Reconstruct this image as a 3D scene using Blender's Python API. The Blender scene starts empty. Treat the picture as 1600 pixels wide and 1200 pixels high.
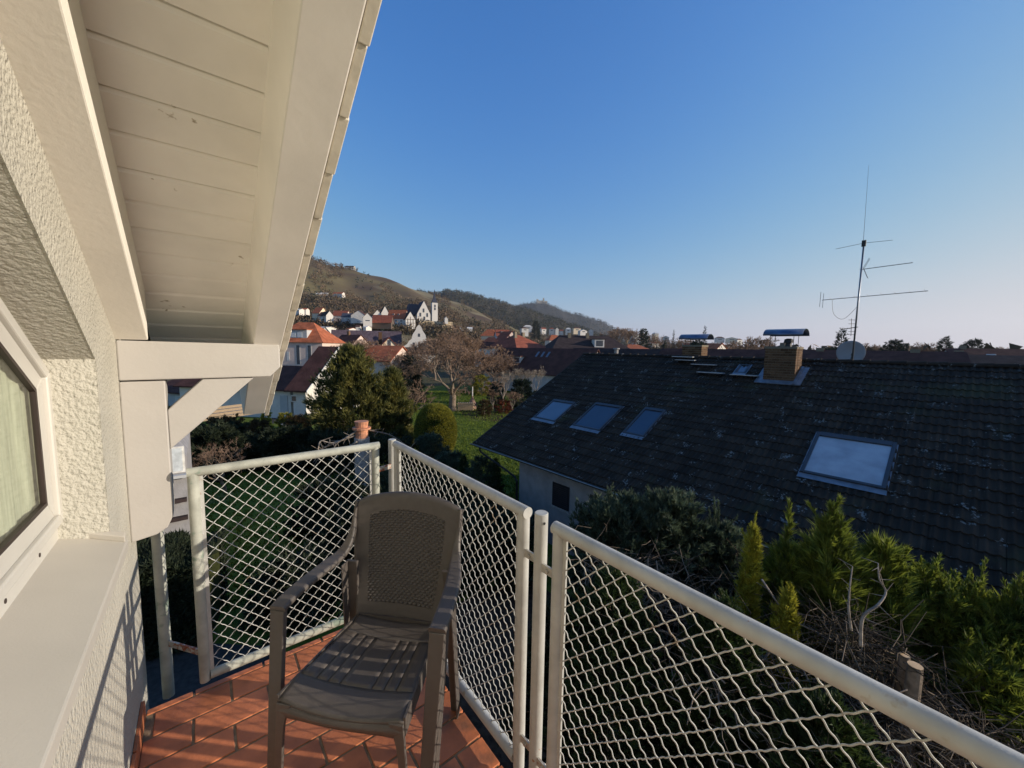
import bpy, math, random
import numpy as np
from math import sin, cos, tan, atan2, radians, degrees, pi, sqrt, exp, floor
from mathutils import Vector, Matrix, Euler

S = bpy.context.scene
COL = S.collection
random.seed(7)
RNG = np.random.default_rng(7)

# ------------------------------------------------------------------ camera
FPX, PSI, PIT, ROL = 600.0, radians(38.9), radians(5.35), radians(1.0)
FW = Vector((sin(PSI)*cos(PIT), cos(PSI)*cos(PIT), -sin(PIT)))
R0 = Vector((cos(PSI), -sin(PSI), 0.0)); U0 = R0.cross(FW)
RT = R0*cos(ROL) + U0*sin(ROL)
UP = -R0*sin(ROL) + U0*cos(ROL)
cam_d = bpy.data.cameras.new("camera"); cam = bpy.data.objects.new("camera", cam_d); COL.objects.link(cam)
M = Matrix.Identity(4)
for i in range(3):
    M[i][0] = RT[i]; M[i][1] = UP[i]; M[i][2] = -FW[i]
cam.matrix_world = M
cam_d.sensor_width = 36.0; cam_d.lens = FPX/1600*36
cam_d.clip_start = 0.05; cam_d.clip_end = 30000
S.camera = cam

# ------------------------------------------------------------------ sky, sun, exposure
SUN_AZ, SUN_EL = 135.0, 15.0           # degrees clockwise from +Y, above the horizon
w = bpy.data.worlds.new("World"); S.world = w; w.use_nodes = True
wn = w.node_tree.nodes; wl = w.node_tree.links
sky = wn.new("ShaderNodeTexSky"); sky.sky_type = 'NISHITA'; sky.sun_disc = False
sky.sun_elevation = radians(SUN_EL); sky.sun_rotation = radians(SUN_AZ)
sky.altitude = 100; sky.air_density = 1.0; sky.dust_density = 0.6; sky.ozone_density = 2.2
bg = wn["Background"]; bg.inputs[1].default_value = 0.10
# the photograph's rendering of the sky: one response curve per channel, the same in every direction
sp = wn.new("ShaderNodeSeparateColor"); cb = wn.new("ShaderNodeCombineColor"); wl.new(sky.outputs[0], sp.inputs[0])
for i, (x0_, pw_, c_) in enumerate(((.272, 1.6, 4.85), (.236, 1.22, 4.68), (.134, 1.7, 4.72))):
    last = sp.outputs[i]
    for op, val in (('MULTIPLY', .085/x0_), ('POWER', pw_), ('MULTIPLY', -1.0), ('EXPONENT', None), ('MULTIPLY', -c_), ('ADD', c_)):
        mm = wn.new("ShaderNodeMath"); mm.operation = op
        if val is not None: mm.inputs[1].default_value = val
        wl.new(last, mm.inputs[0]); last = mm.outputs[0]
    wl.new(last, cb.inputs[i])
wl.new(cb.outputs[0], bg.inputs[0])
sd = bpy.data.lights.new("sun", 'SUN'); sd.energy = 4.2; sd.angle = radians(0.5); sd.color = (1.0, 0.88, 0.73)
so = bpy.data.objects.new("sun", sd); COL.objects.link(so)
sv = Vector((sin(radians(SUN_AZ))*cos(radians(SUN_EL)), cos(radians(SUN_AZ))*cos(radians(SUN_EL)), sin(radians(SUN_EL))))
so.rotation_euler = sv.to_track_quat('Z', 'Y').to_euler()
S.view_settings.view_transform = 'Standard'; S.view_settings.look = 'None'
S.view_settings.exposure = 0.5; S.view_settings.gamma = 1.0
S.view_settings.use_curve_mapping = False

GZ = -7.0                                # garden ground, metres below the eye

def ray(x, y):
    return FW + RT*((x-800)/FPX) - UP*((y-600)/FPX)
def at(x, y, depth):                     # point seen at (x, y), depth metres along the view axis
    return ray(x, y)*depth
def at_r(x, y, r):                       # ... r metres away on the map
    d = ray(x, y); return d*(r/sqrt(d.x**2+d.y**2))
def on_ground(x, y, z=GZ):
    d = ray(x, y); return d*(z/d.z)

# ------------------------------------------------------------------ materials
def mat(name, col, rough=0.7, col2=None, nscale=8.0, nmix=1.0, var=0.15, bump=0.0, bscale=40.0,
        metal=0.0, spec=0.5, world=False, island=0.0, objrand=0.0, detail=6.0, lo=0.35, hi=0.65, stretch=None, trans=0.0, leaf=0.0):
    m = bpy.data.materials.new(name); m.use_nodes = True
    n = m.node_tree.nodes; l = m.node_tree.links
    p = n["Principled BSDF"]
    p.inputs["Roughness"].default_value = rough; p.inputs["Metallic"].default_value = metal
    p.inputs["Specular IOR Level"].default_value = spec if (rough < .84 or spec != .5) else .12
    if trans: p.inputs["Transmission Weight"].default_value = trans
    if world:
        g = n.new("ShaderNodeNewGeometry"); src = g.outputs["Position"]
    else:
        t = n.new("ShaderNodeTexCoord"); src = t.outputs["Object"]
    if stretch:
        mp = n.new("ShaderNodeMapping"); mp.inputs["Scale"].default_value = stretch
        l.new(src, mp.inputs["Vector"]); src = mp.outputs[0]
    ns = n.new("ShaderNodeTexNoise"); ns.inputs["Scale"].default_value = nscale; ns.inputs["Detail"].default_value = detail
    l.new(src, ns.inputs["Vector"])
    rp = n.new("ShaderNodeValToRGB")
    c2 = col2 if col2 else tuple(c*(1-var) for c in col)
    c1 = col if col2 else tuple(min(1, c*(1+var)) for c in col)
    rp.color_ramp.elements[0].position = lo; rp.color_ramp.elements[1].position = hi
    rp.color_ramp.elements[0].color = (*c2, 1); rp.color_ramp.elements[1].color = (*c1, 1)
    l.new(ns.outputs["Fac"], rp.inputs[0])
    out = rp.outputs[0]
    def scaled(out, fac_socket, amount):
        mr = n.new("ShaderNodeMapRange"); mr.inputs[3].default_value = 1-amount; mr.inputs[4].default_value = 1+amount
        l.new(fac_socket, mr.inputs[0])
        vm = n.new("ShaderNodeVectorMath"); vm.operation = 'SCALE'
        l.new(out, vm.inputs[0]); l.new(mr.outputs[0], vm.inputs["Scale"]); return vm.outputs[0]
    if island:
        g2 = n.new("ShaderNodeNewGeometry"); out = scaled(out, g2.outputs["Random Per Island"], island)
    if objrand:
        oi = n.new("ShaderNodeObjectInfo"); out = scaled(out, oi.outputs["Random"], objrand)
    l.new(out, p.inputs["Base Color"])
    if bump:
        b = n.new("ShaderNodeTexNoise"); b.inputs["Scale"].default_value = bscale; b.inputs["Detail"].default_value = 4
        l.new(src, b.inputs["Vector"])
        bp = n.new("ShaderNodeBump"); bp.inputs["Strength"].default_value = 1.0; bp.inputs["Distance"].default_value = bump
        l.new(b.outputs["Fac"], bp.inputs["Height"]); l.new(bp.outputs[0], p.inputs["Normal"])
    if leaf:                               # light also comes through leaves and needles
        tl_ = n.new("ShaderNodeBsdfTranslucent"); mxs = n.new("ShaderNodeMixShader"); mxs.inputs[0].default_value = leaf
        l.new(out, tl_.inputs[0]); l.new(p.outputs[0], mxs.inputs[1]); l.new(tl_.outputs[0], mxs.inputs[2])
        l.new(mxs.outputs[0], n["Material Output"].inputs[0])
    return m

def add_spots(m, col, scale, thr, soft=0.04, world=True, dist=1.0, nscale=9.0, rough=None):
    """mix blotches of a second colour over what a material already has (lichen, rust, stains)"""
    n = m.node_tree.nodes; l = m.node_tree.links; p = n["Principled BSDF"]
    old = p.inputs["Base Color"].links[0].from_socket
    if world:
        src = n.new("ShaderNodeNewGeometry").outputs["Position"]
    else:
        src = n.new("ShaderNodeTexCoord").outputs["Object"]
    a = n.new("ShaderNodeTexNoise"); a.inputs["Scale"].default_value = scale; a.inputs["Detail"].default_value = 5
    l.new(src, a.inputs["Vector"])
    b = n.new("ShaderNodeTexNoise"); b.inputs["Scale"].default_value = scale/nscale; b.inputs["Detail"].default_value = 2
    l.new(src, b.inputs["Vector"])
    mu = n.new("ShaderNodeMath"); mu.operation = 'MULTIPLY_ADD'; mu.inputs[1].default_value = dist; 
    l.new(b.outputs["Fac"], mu.inputs[0]); l.new(a.outputs["Fac"], mu.inputs[2])
    mr = n.new("ShaderNodeMapRange"); mr.inputs[1].default_value = thr; mr.inputs[2].default_value = thr+soft
    l.new(mu.outputs[0], mr.inputs[0])
    mx = n.new("ShaderNodeMix"); mx.data_type = 'RGBA'
    l.new(mr.outputs[0], mx.inputs[0]); l.new(old, mx.inputs[6]); mx.inputs[7].default_value = (*col, 1)
    l.new(mx.outputs[2], p.inputs["Base Color"])
    return m

MT = {}
MT['paint'] = add_spots(mat("cream_paint", (.415, .395, .365), .55, nscale=3, var=.05, bump=.0007, bscale=60, stretch=(1, 1, 1)), (.42, .36, .26), 50, 1.36, .1)  # bracket's cream paint, base colour lowered because it stands in the sun
MT['rafter'] = mat("rafter_paint", (.89, .85, .76), .5, nscale=3, var=.05, bump=.0007, bscale=60)  # same cream paint, base colour raised to make up for shade
MT['soffit'] = add_spots(mat("soffit_paint", (.94, .91, .84), .5, nscale=5, var=.05, bump=.0006, bscale=30, objrand=.04), (.36, .29, .19), 40, 1.34, .1)  # soffit's coat of that cream, lightened because it lies in shade
MT['greypaint'] = mat("grey_barge_paint", (.90, .86, .79), .5, nscale=4, var=.05, bump=.0005, bscale=30)  # barge rafter's cream, base colour lightened for its shaded underside
MT['stucco'] = mat("stucco", (.475, .455, .39), .9, nscale=5, var=.05, bump=.012, bscale=75, detail=3)
MT['stucco_fine'] = mat("fine_stucco", (.70, .67, .60), .9, nscale=9, var=.06, bump=.003, bscale=120)
MT['pvc'] = mat("window_plastic", (.55, .53, .48), .35, nscale=3, var=.03)
MT['gasket'] = mat("rubber_gasket", (.03, .018, .015), .5)
MT['sill'] = add_spots(mat("stone_sill", (.46, .43, .375), .55, nscale=3, var=.05, bump=.0004, bscale=200), (.36, .33, .28), 14, 1.30, .25, nscale=3)
MT['curtain'] = mat("curtain", (.50, .50, .41), .9, nscale=14, var=.16, stretch=(1, 6, .4))
MT['room'] = mat("room", (.35, .33, .30), .9)
MT['rail'] = add_spots(add_spots(mat("painted_tube", (.43, .43, .405), .55, nscale=12, var=.12, bump=.0008, bscale=70), (.34, .29, .22), 36, 1.23, .12), (.33, .17, .09), 60, 1.33, .04)
MT['rail2'] = add_spots(mat("galvanised_tube", (.36, .37, .32), .6, nscale=14, var=.18, bump=.0008, bscale=60), (.20, .25, .20), 22, 1.15, .1)
MT['wire'] = add_spots(mat("painted_wire", (.48, .48, .45), .55, nscale=30, var=.15), (.28, .22, .16), 60, 1.2, .1)
MT['clamp'] = add_spots(mat("clamp_steel", (.42, .40, .36), .5, nscale=60, var=.2, metal=.3), (.30, .10, .05), 50, 1.1, .1)
MT['chair'] = mat("chair_plastic", (.086, .074, .065), .48, nscale=40, var=.06, bump=.0003, bscale=400)
MT['tile'] = add_spots(mat("floor_clay", (.49, .16, .066), .55, nscale=7, var=.24, bump=.0012, bscale=90, objrand=.22, world=True), (.17, .085, .05), 9, 1.17, .2)
MT['grout'] = mat("grout", (.23, .17, .11), .9, nscale=20, var=.25, bump=.002, bscale=120)
MT['edge'] = mat("dark_edge", (.035, .033, .032), .8, nscale=20, var=.3, bump=.002, bscale=60)
rt = mat("concrete_roof_tile", (.035, .0245, .0165), .85, nscale=2.0, var=.28, bump=.003, bscale=60, world=True, objrand=.28)
add_spots(rt, (.050, .045, .022), 1.1, 1.10, .22, dist=.9, nscale=3)
add_spots(rt, (.17, .17, .16), 19.0, 1.213, .05, dist=1.0, nscale=6); rt.node_tree.nodes["Principled BSDF"].inputs["Specular IOR Level"].default_value = .22
MT['rooftile'] = rt
rt2 = mat("concrete_roof_tile_field", (.035, .0245, .0165), .85, nscale=2.0, var=.28, bump=.003, bscale=60, world=True, island=.25)
add_spots(rt2, (.050, .045, .022), 1.1, 1.10, .22, dist=.9, nscale=3)
add_spots(rt2, (.17, .17, .16), 19.0, 1.213, .05, dist=1.0, nscale=6); rt2.node_tree.nodes["Principled BSDF"].inputs["Specular IOR Level"].default_value = .22
MT['rooftile_field'] = rt2
MT['verge'] = mat("verge_tile", (.80, .74, .62), .8, nscale=16, var=.10, bump=.0005, bscale=90, objrand=.08)
MT['deck'] = mat("roof_deck", (.05, .045, .04), .9)
MT['lead'] = mat("lead_flashing", (.20, .22, .25), .45, nscale=6, var=.2, metal=.4, bump=.004, bscale=20)
MT['darkframe'] = mat("skylight_frame", (.055, .055, .06), .4, nscale=6, var=.1, metal=.3)
MT['glass'] = mat("skylight_glass", (.10, .13, .17), .06, nscale=1, var=.05, spec=1.0)
MT['glass_dim'] = mat('dim_glass', (.035, .055, .085), .15, nscale=1, var=.05, spec=.7)
MT['glass_blind'] = mat("blind_glass", (.36, .37, .39), .14, nscale=2.5, var=.14, spec=1.0)
MT['housewall'] = mat("neighbour_render", (.28, .27, .27), .9, nscale=3, var=.12, bump=.006, bscale=25)
MT['shutter'] = mat("dark_shutter", (.02, .02, .025), .4)
MT['gutter'] = mat("zinc_gutter", (.10, .11, .12), .35, metal=.6, nscale=6, var=.15)
MT['brick'] = mat("chimney_brick", (.13, .075, .042), .85, nscale=30, var=.25, bump=.003, bscale=80, objrand=.35, world=True)
MT['mortar'] = mat("mortar", (.21, .175, .125), .9, nscale=30, var=.2)
MT['hood'] = mat("hood_steel", (.12, .15, .22), .35, metal=.7, nscale=6, var=.2)
MT['dark'] = mat("dark_metal", (.025, .025, .028), .5, metal=.3)
MT['alu'] = mat("aluminium", (.22, .23, .25), .4, metal=.7, nscale=8, var=.1)
MT['dish'] = mat("dish_paint", (.25, .25, .25), .5, nscale=3, var=.06)
MT['stepmetal'] = mat("step_metal", (.42, .42, .42), .4, metal=.5)
MT['grass'] = add_spots(mat("lawn", (.15, .175, .028), .95, col2=(.07, .11, .014), nscale=3.0, bump=.02, bscale=30, world=True), (.13, .115, .045), .5, 1.02, .25, dist=.8, nscale=3)
MT['grassblade'] = mat("grass_blades", (.20, .26, .030), .8, col2=(.11, .16, .02), nscale=1.2, world=True, island=.35, leaf=.35)
MT['paving'] = mat("paving", (.05, .047, .043), .85, nscale=9, var=.2, bump=.004, bscale=40)
MT['path'] = mat("path_stone", (.34, .33, .32), .85, nscale=6, var=.15, bump=.004, bscale=40)
MT['soil'] = mat("soil", (.06, .035, .022), .95, nscale=6, var=.4, bump=.03, bscale=12)
MT['bark'] = mat("bark", (.20, .155, .115), .9, nscale=10, var=.35, bump=.01, bscale=25, world=True)
MT['bark_pale'] = mat("pale_bark", (.30, .25, .20), .9, nscale=8, var=.35, bump=.01, bscale=25, world=True)
MT['twig'] = mat("twigs", (.24, .155, .10), .9, nscale=.8, var=.3, world=True)
MT['brushtwig'] = mat('brush_twigs', (.13, .10, .07), .9, col2=(.06, .045, .03), nscale=6, world=True, island=.6)
MT['twig_red'] = mat("reddish_twigs", (.25, .165, .115), .9, nscale=.8, var=.3, world=True)
MT['twig_grey'] = mat("grey_twigs", (.27, .22, .17), .9, nscale=.8, var=.3, world=True)
MT['yew'] = mat("yew_needles", (.20, .18, .040), .75, col2=(.065, .075, .020), nscale=1.5, world=True, island=.4, leaf=.35)
MT['spruce_blue'] = mat("blue_green_needles", (.11, .145, .085), .7, col2=(.035, .055, .032), nscale=3.5, world=True, island=.4, leaf=.35)
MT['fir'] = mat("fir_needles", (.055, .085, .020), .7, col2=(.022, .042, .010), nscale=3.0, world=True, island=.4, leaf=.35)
MT['thuja'] = mat("golden_cypress", (.46, .42, .045), .7, col2=(.26, .26, .03), nscale=6, world=True, island=.35, leaf=.35)
MT['box'] = mat("clipped_leaf", (.30, .27, .030), .75, col2=(.16, .16, .018), nscale=5, world=True, island=.35, leaf=.35)
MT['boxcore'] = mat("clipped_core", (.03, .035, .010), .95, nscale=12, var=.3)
MT['pine'] = mat("dark_pine", (.030, .045, .028), .8, col2=(.014, .024, .018), nscale=1.0, world=True, island=.35, leaf=.35)
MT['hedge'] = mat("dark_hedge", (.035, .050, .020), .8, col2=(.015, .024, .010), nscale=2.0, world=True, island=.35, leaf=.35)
MT['brownshrub'] = mat("brown_shrub", (.13, .085, .04), .9, col2=(.06, .05, .025), nscale=2, world=True, island=.35, leaf=.35)
MT['redshrub'] = mat("red_shrub", (.24, .07, .035), .9, col2=(.10, .04, .025), nscale=2, world=True, island=.3, leaf=.35)
MT['wood'] = mat("garden_wood", (.30, .22, .14), .8, nscale=5, var=.25, stretch=(1, 8, 8))
MT['cutwood'] = mat("cut_wood", (.62, .42, .23), .8, nscale=12, var=.12)
MT['oven'] = mat('clay_oven', (.27, .17, .12), .9, nscale=9, var=.25)
MT['terracotta'] = mat("terracotta_pipe", (.50, .22, .12), .8, nscale=9, var=.25)
MT['concrete'] = mat("concrete", (.33, .31, .29), .9, nscale=9, var=.18, bump=.004, bscale=40)
MT['windowdark'] = mat("far_window", (.05, .055, .065), .25, spec=.8)
MT['windowpale'] = mat("pale_window", (.55, .58, .58), .2, spec=.8)
MT['white'] = mat("white_render", (.64, .60, .54), .85, nscale=2, var=.06)
MT['trim'] = mat("white_trim", (.62, .60, .55), .6)
MT['pinkwall'] = mat("pink_render", (.62, .49, .42), .85, nscale=2, var=.04)
MT['yellowwall'] = mat("pale_yellow_render", (.74, .60, .42), .85, nscale=2, var=.05)
MT['greywall'] = mat("grey_render", (.45, .45, .44), .85, nscale=2, var=.05)
MT['timber'] = mat("timber_frame", (.10, .07, .05), .8)
MT['twig_hill'] = mat("hill_twigs", (.17, .115, .075), .9, col2=(.075, .060, .035), nscale=.03, world=True, island=.35)
MT['woods_tuft'] = mat("wood_tufts", (.085, .070, .045), .9, col2=(.040, .045, .025), nscale=.01, world=True, island=.35)
MT['farwoods_tuft'] = mat("far_wood_tufts", (.060, .055, .045), .9, col2=(.035, .035, .028), nscale=.005, world=True, island=.3)
def roofmat(name, c, s=6.0):
    m = mat(name, c, .9, nscale=1.2, var=.22, world=True, bump=.03, bscale=s); return m
MT['orange'] = roofmat("orange_roof", (.37, .115, .055))
MT['redroof'] = roofmat("red_roof", (.26, .080, .048))
MT['brownroof'] = roofmat("brown_roof", (.085, .038, .030))
MT['darkroof'] = roofmat("dark_roof", (.045, .032, .030))
MT['slate'] = roofmat("slate_roof", (.050, .055, .075))
MT['purple'] = roofmat("purple_slate", (.10, .075, .090))
MT['sandstone'] = mat("sandstone", (.46, .36, .23), .9, nscale=.5, var=.35, bump=.3, bscale=.8, world=True, detail=8)
MT['rock'] = mat("pale_rock", (.60, .48, .34), .9, nscale=.12, var=.35, bump=1.0, bscale=.3, world=True, detail=8)
MT['town_ground'] = mat("town_ground", (.075, .075, .035), .95, col2=(.10, .075, .045), nscale=.04, world=True, detail=8)

# ------------------------------------------------------------------ mesh helpers
WORG = {}
def org_of(p):
    return WORG[p.name] if p is not None else Vector((0, 0, 0))
def tag(o, label=None, cat=None, group=None, kind=None):
    if label: o["label"] = label
    if cat: o["category"] = cat
    if group: o["group"] = group
    if kind: o["kind"] = kind
    return o
def thing(name, label, cat, loc=(0, 0, 0), group=None):
    o = bpy.data.objects.new(name, None); COL.objects.link(o)
    o.empty_display_size = .2
    o.location = loc; WORG[o.name] = Vector(loc)
    return tag(o, label, cat, group)
def link(o, parent=None, world=None):
    COL.objects.link(o)
    if parent is not None:
        o.parent = parent
        o.location = (Vector(world) - org_of(parent)) if world is not None else Vector((0, 0, 0))
        WORG[o.name] = Vector(world) if world is not None else org_of(parent)
    else:
        o.location = world if world is not None else (0, 0, 0)
        WORG[o.name] = Vector(o.location)
    return o
def bulk(name, V, F, mats, parent=None, mi=None, smooth=False, kind=None, bevel=0.0):
    """numpy mesh in world coordinates"""
    V = np.asarray(V, dtype=np.float32).reshape(-1, 3)
    o0 = np.array(org_of(parent), dtype=np.float32)
    me = bpy.data.meshes.new(name)
    if isinstance(F, np.ndarray):
        nf, k = F.shape
        me.vertices.add(len(V)); me.vertices.foreach_set("co", (V-o0).ravel())
        me.loops.add(nf*k); me.loops.foreach_set("vertex_index", F.astype(np.int32).ravel())
        me.polygons.add(nf); me.polygons.foreach_set("loop_start", np.arange(0, nf*k, k, dtype=np.int32))
        me.update(calc_edges=True)
    else:
        me.from_pydata([tuple(v) for v in (V-o0)], [], F); nf = len(F)
    if not isinstance(mats, (list, tuple)): mats = [mats]
    for m in mats: me.materials.append(MT[m])
    if mi is not None: me.polygons.foreach_set("material_index", np.asarray(mi, dtype=np.int32))
    if smooth: me.polygons.foreach_set("use_smooth", np.ones(nf, dtype=bool))
    o = bpy.data.objects.new(name, me)
    link(o, parent)
    if kind: o["kind"] = kind
    if bevel:
        b = o.modifiers.new("bevel", 'BEVEL'); b.width = bevel; b.segments = 2; b.limit_method = 'ANGLE'; b.angle_limit = radians(40)
        for p in me.polygons: p.use_smooth = False
    return o

class MB:
    def __init__(s, X=None): s.v = []; s.f = []; s.m = []; s.X = X
    def add(s, vs, fs, m=0):
        b = len(s.v)
        s.v += [s.X(*v) if s.X else tuple(v) for v in vs]
        s.f += [tuple(i+b for i in f) for f in fs]; s.m += [m]*len(fs); return s
    def box(s, x0, x1, y0, y1, z0, z1, m=0):
        return s.add([(x0,y0,z0),(x1,y0,z0),(x1,y1,z0),(x0,y1,z0),(x0,y0,z1),(x1,y0,z1),(x1,y1,z1),(x0,y1,z1)],
                     [(0,3,2,1),(4,5,6,7),(0,1,5,4),(1,2,6,5),(2,3,7,6),(3,0,4,7)], m)
    def prism(s, A, B, m=0, caps=True):                 # two matching rings of points
        n = len(A); fs = [(i, (i+1) % n, n+(i+1) % n, n+i) for i in range(n)]
        if caps: fs += [tuple(range(n-1, -1, -1)), tuple(range(n, 2*n))]
        return s.add(list(A)+list(B), fs, m)
    def px(s, poly, x0, x1, m=0): return s.prism([(x0, y, z) for y, z in poly], [(x1, y, z) for y, z in poly], m)
    def py(s, poly, y0, y1, m=0): return s.prism([(x, y0, z) for x, z in poly], [(x, y1, z) for x, z in poly], m)
    def pz(s, poly, z0, z1, m=0): return s.prism([(x, y, z0) for x, y in poly], [(x, y, z1) for x, y in poly], m)
    def tube(s, path, r, n=10, m=0, cap=True, closed=False):
        path = [Vector(p) for p in path]; k = len(path); b = len(s.v); rings = []
        prev = None
        for i, p in enumerate(path):
            a = path[(i-1) % k] if (closed or i > 0) else path[i]
            c = path[(i+1) % k] if (closed or i < k-1) else path[i]
            d = (c-a).normalized()
            u = (prev - d*prev.dot(d)) if prev is not None else d.orthogonal()
            if u.length < 1e-6: u = d.orthogonal()
            u.normalize(); prev = u; v = d.cross(u)
            rr = r[i] if isinstance(r, (list, tuple)) else r
            rings.append([tuple(p + u*rr*cos(2*pi*j/n) + v*rr*sin(2*pi*j/n)) for j in range(n)])
        vs = [q for rg in rings for q in rg]; fs = []
        for i in range(k if closed else k-1):
            i2 = (i+1) % k
            for j in range(n): fs.append((i*n+j, i*n+(j+1) % n, i2*n+(j+1) % n, i2*n+j))
        if cap and not closed: fs += [tuple(range(n-1, -1, -1)), tuple(range((k-1)*n, k*n))]
        return s.add(vs, fs, m)
    def sweep(s, path, sec, m=0, cap=True):              # path: list of (point, axis1, axis2); sec(i) -> 2D ring
        b = []; n = len(sec(0))
        for i, (p, a, c) in enumerate(path):
            p, a, c = Vector(p), Vector(a), Vector(c)
            b += [tuple(p + a*x + c*y) for x, y in sec(i)]
        fs = []
        for i in range(len(path)-1):
            for j in range(n): fs.append((i*n+j, i*n+(j+1) % n, (i+1)*n+(j+1) % n, (i+1)*n+j))
        if cap: fs += [tuple(range(n-1, -1, -1)), tuple(range((len(path)-1)*n, len(path)*n))]
        return s.add(b, fs, m)
    def build(s, name, mats, parent=None, smooth=False, bevel=0.0, kind=None):
        return bulk(name, s.v, s.f, mats, parent, s.m, smooth, kind, bevel)

def autosmooth(o, ang=40):
    me = o.data
    me.polygons.foreach_set("use_smooth", np.ones(len(me.polygons), dtype=bool))
    try: me.set_sharp_from_angle(angle=radians(ang))
    except Exception: pass
    return o

def segs_mesh(A, B, RA, RB, n=3):
    A = np.asarray(A, float); B = np.asarray(B, float); d = B-A; L = np.linalg.norm(d, axis=1, keepdims=True)+1e-9; d = d/L
    ref = np.where(np.abs(d[:, 2:3]) < .9, np.array([[0, 0, 1.]]), np.array([[1., 0, 0]]))
    u = np.cross(d, ref); u /= np.linalg.norm(u, axis=1, keepdims=True)+1e-9; v = np.cross(d, u)
    ang = np.arange(n)*2*pi/n
    c = np.cos(ang)[None, :, None]; sn = np.sin(ang)[None, :, None]
    off = u[:, None, :]*c + v[:, None, :]*sn
    ra = np.asarray(RA, float)[:, None, None]; rb = np.asarray(RB, float)[:, None, None]
    V = np.concatenate([A[:, None, :]+off*ra, B[:, None, :]+off*rb], axis=1)     # N, 2n, 3
    N = len(A); base = (np.arange(N)*2*n)[:, None]
    j = np.arange(n); q = np.stack([j, (j+1) % n, n+(j+1) % n, n+j], axis=1)      # n,4
    F = (base[:, :, None] + q[None]).reshape(-1, 4)
    return V.reshape(-1, 3), F

def blades(P, D, s, k, spread, width, rng=RNG, flat=False):
    """k thin triangles round every direction D at every P: needles / leaf sprays"""
    P = np.asarray(P, float); D = np.asarray(D, float); N = len(P)
    D = D/(np.linalg.norm(D, axis=1, keepdims=True)+1e-9)
    s = np.broadcast_to(np.asarray(s, float), (N,))
    R = rng.normal(size=(N, k, 3)); Dk = np.repeat(D[:, None, :], k, 1)
    perp = R - (R*Dk).sum(2, keepdims=True)*Dk; perp /= np.linalg.norm(perp, axis=2, keepdims=True)+1e-9
    th = rng.random((N, k, 1))*spread
    dirn = Dk*np.cos(th) + perp*np.sin(th)
    ln = s[:, None, None]*(.6+.6*rng.random((N, k, 1)))
    side = np.cross(dirn, rng.normal(size=(N, k, 3))); side /= np.linalg.norm(side, axis=2, keepdims=True)+1e-9
    wd = width*(.7+.6*rng.random((N, k, 1)))
    base = np.repeat(P[:, None, :], k, 1) + Dk*ln*rng.random((N, k, 1))*.35
    V = np.stack([base - side*wd*.5, base + side*wd*.5, base + dirn*ln], axis=2)
    F = np.arange(N*k*3).reshape(-1, 3)
    return V.reshape(-1, 3), F
def join(parts):
    Vs, Fs, b = [], [], 0
    for V, F in parts:
        Vs.append(V); Fs.append(F+b); b += len(V)
    return np.concatenate(Vs), np.concatenate(Fs)
# ================================================================== ground and far ground
TS = tan(radians(29.5))
def zr(y, off=0.0):                       # underside plane of our rafters (off = metres above it, square to the slope)
    return .005 + off/cos(radians(29.5)) + TS*(2.175-y)
g = MB(); n = 48
ring = [(9000*cos(2*pi*i/n), 9000*sin(2*pi*i/n), GZ) for i in range(n)]
g.add(ring, [tuple(range(n))]); g.build("ground", "town_ground", kind="structure")

# lawn sheets lie a few millimetres above the ground
g = MB(); g.box(-30, 60, -20, 62, GZ-.02, GZ+.006); g.build("lawn", "grass", kind="structure")

# ================================================================== our own gabled house
WX = -.265
own = thing("gabled_house", "cream rendered gable wall with window and white timber eaves beside the balcony", "house", (-1.0, 1.0, GZ))
YR, YRO = 1.835, 1.775                    # inner and outer line of the window reveal
HS = .61                                  # slope of the window head
def zh(y, z0=-.058, y0=YRO): return z0 + HS*(y0-y)
def wall_piece(mb, poly, x0=-.46, x1=WX): mb.px(poly, x0, x1)
m = MB()
wall_piece(m, [(YRO, -7.0), (2.31, -7.0), (2.31, zr(2.31, .17)), (YRO, zr(YRO, .17))])
wall_piece(m, [(-3.0, -7.0), (YRO, -7.0), (YRO, -.70), (-3.0, -.70)])
wall_piece(m, [(-1.0, -.70), (-1.0, zr(-1.0, .17)), (-3.0, zr(-3.0, .17)), (-3.0, -.70)])
wall_piece(m, [(YRO, zh(YRO)), (YRO, zr(YRO, .17)), (-1.0, zr(-1.0, .17)), (-1.0, zh(-1.0))])
m.box(-5.0, -.46, 2.05, 2.31, -7.0, zr(2.31, .12))
w_ = m.build("wall", "stucco", own)
# splayed reveals of the opening, a finger proud of the wall core
m = MB()
m.add([(WX+.001, YRO+.001, -.66), (-.40, YR, -.62), (-.40, YR, -.05), (WX+.001, YRO+.001, zh(YRO)-.001)], [(0, 1, 2, 3)])
m.build("reveal", "stucco", own)
m = MB()
m.add([(WX+.001, YRO+.001, zh(YRO)-.002), (-.40, YR, -.06), (-.40, -1.0, -.06+HS*(YR+1.0)), (WX+.001, -1.0, zh(-1.0)-.002)], [(0, 1, 2, 3)])
m.build("reveal", "stucco", own)
# sloping sill
m = MB()
zi, zo = -.615, -.662
m.prism([(-.385, y, zi) for y in (-1.0,)] + [(-.385, -1.0, zi-.03), (-.222, -1.0, zo-.035), (-.222, -1.0, zo)],
        [(-.385, YR-.005, zi), (-.385, YR-.005, zi-.03), (-.222, YRO-.01, zo-.035), (-.222, YRO-.01, zo)])
sill = m.build("window_sill", "sill", own, bevel=.004)
m = MB()
m.prism([(-.385, YR-.03, zi), (-.385, YR-.03, zi+.018), (-.226, YRO-.035, zo+.020), (-.226, YRO-.035, zo)],
        [(-.385, YR-.002, zi), (-.385, YR-.002, zi+.024), (-.226, YRO-.008, zo+.026), (-.226, YRO-.008, zo)])
m.build("sill_end", "sill", own, bevel=.003)
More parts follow.
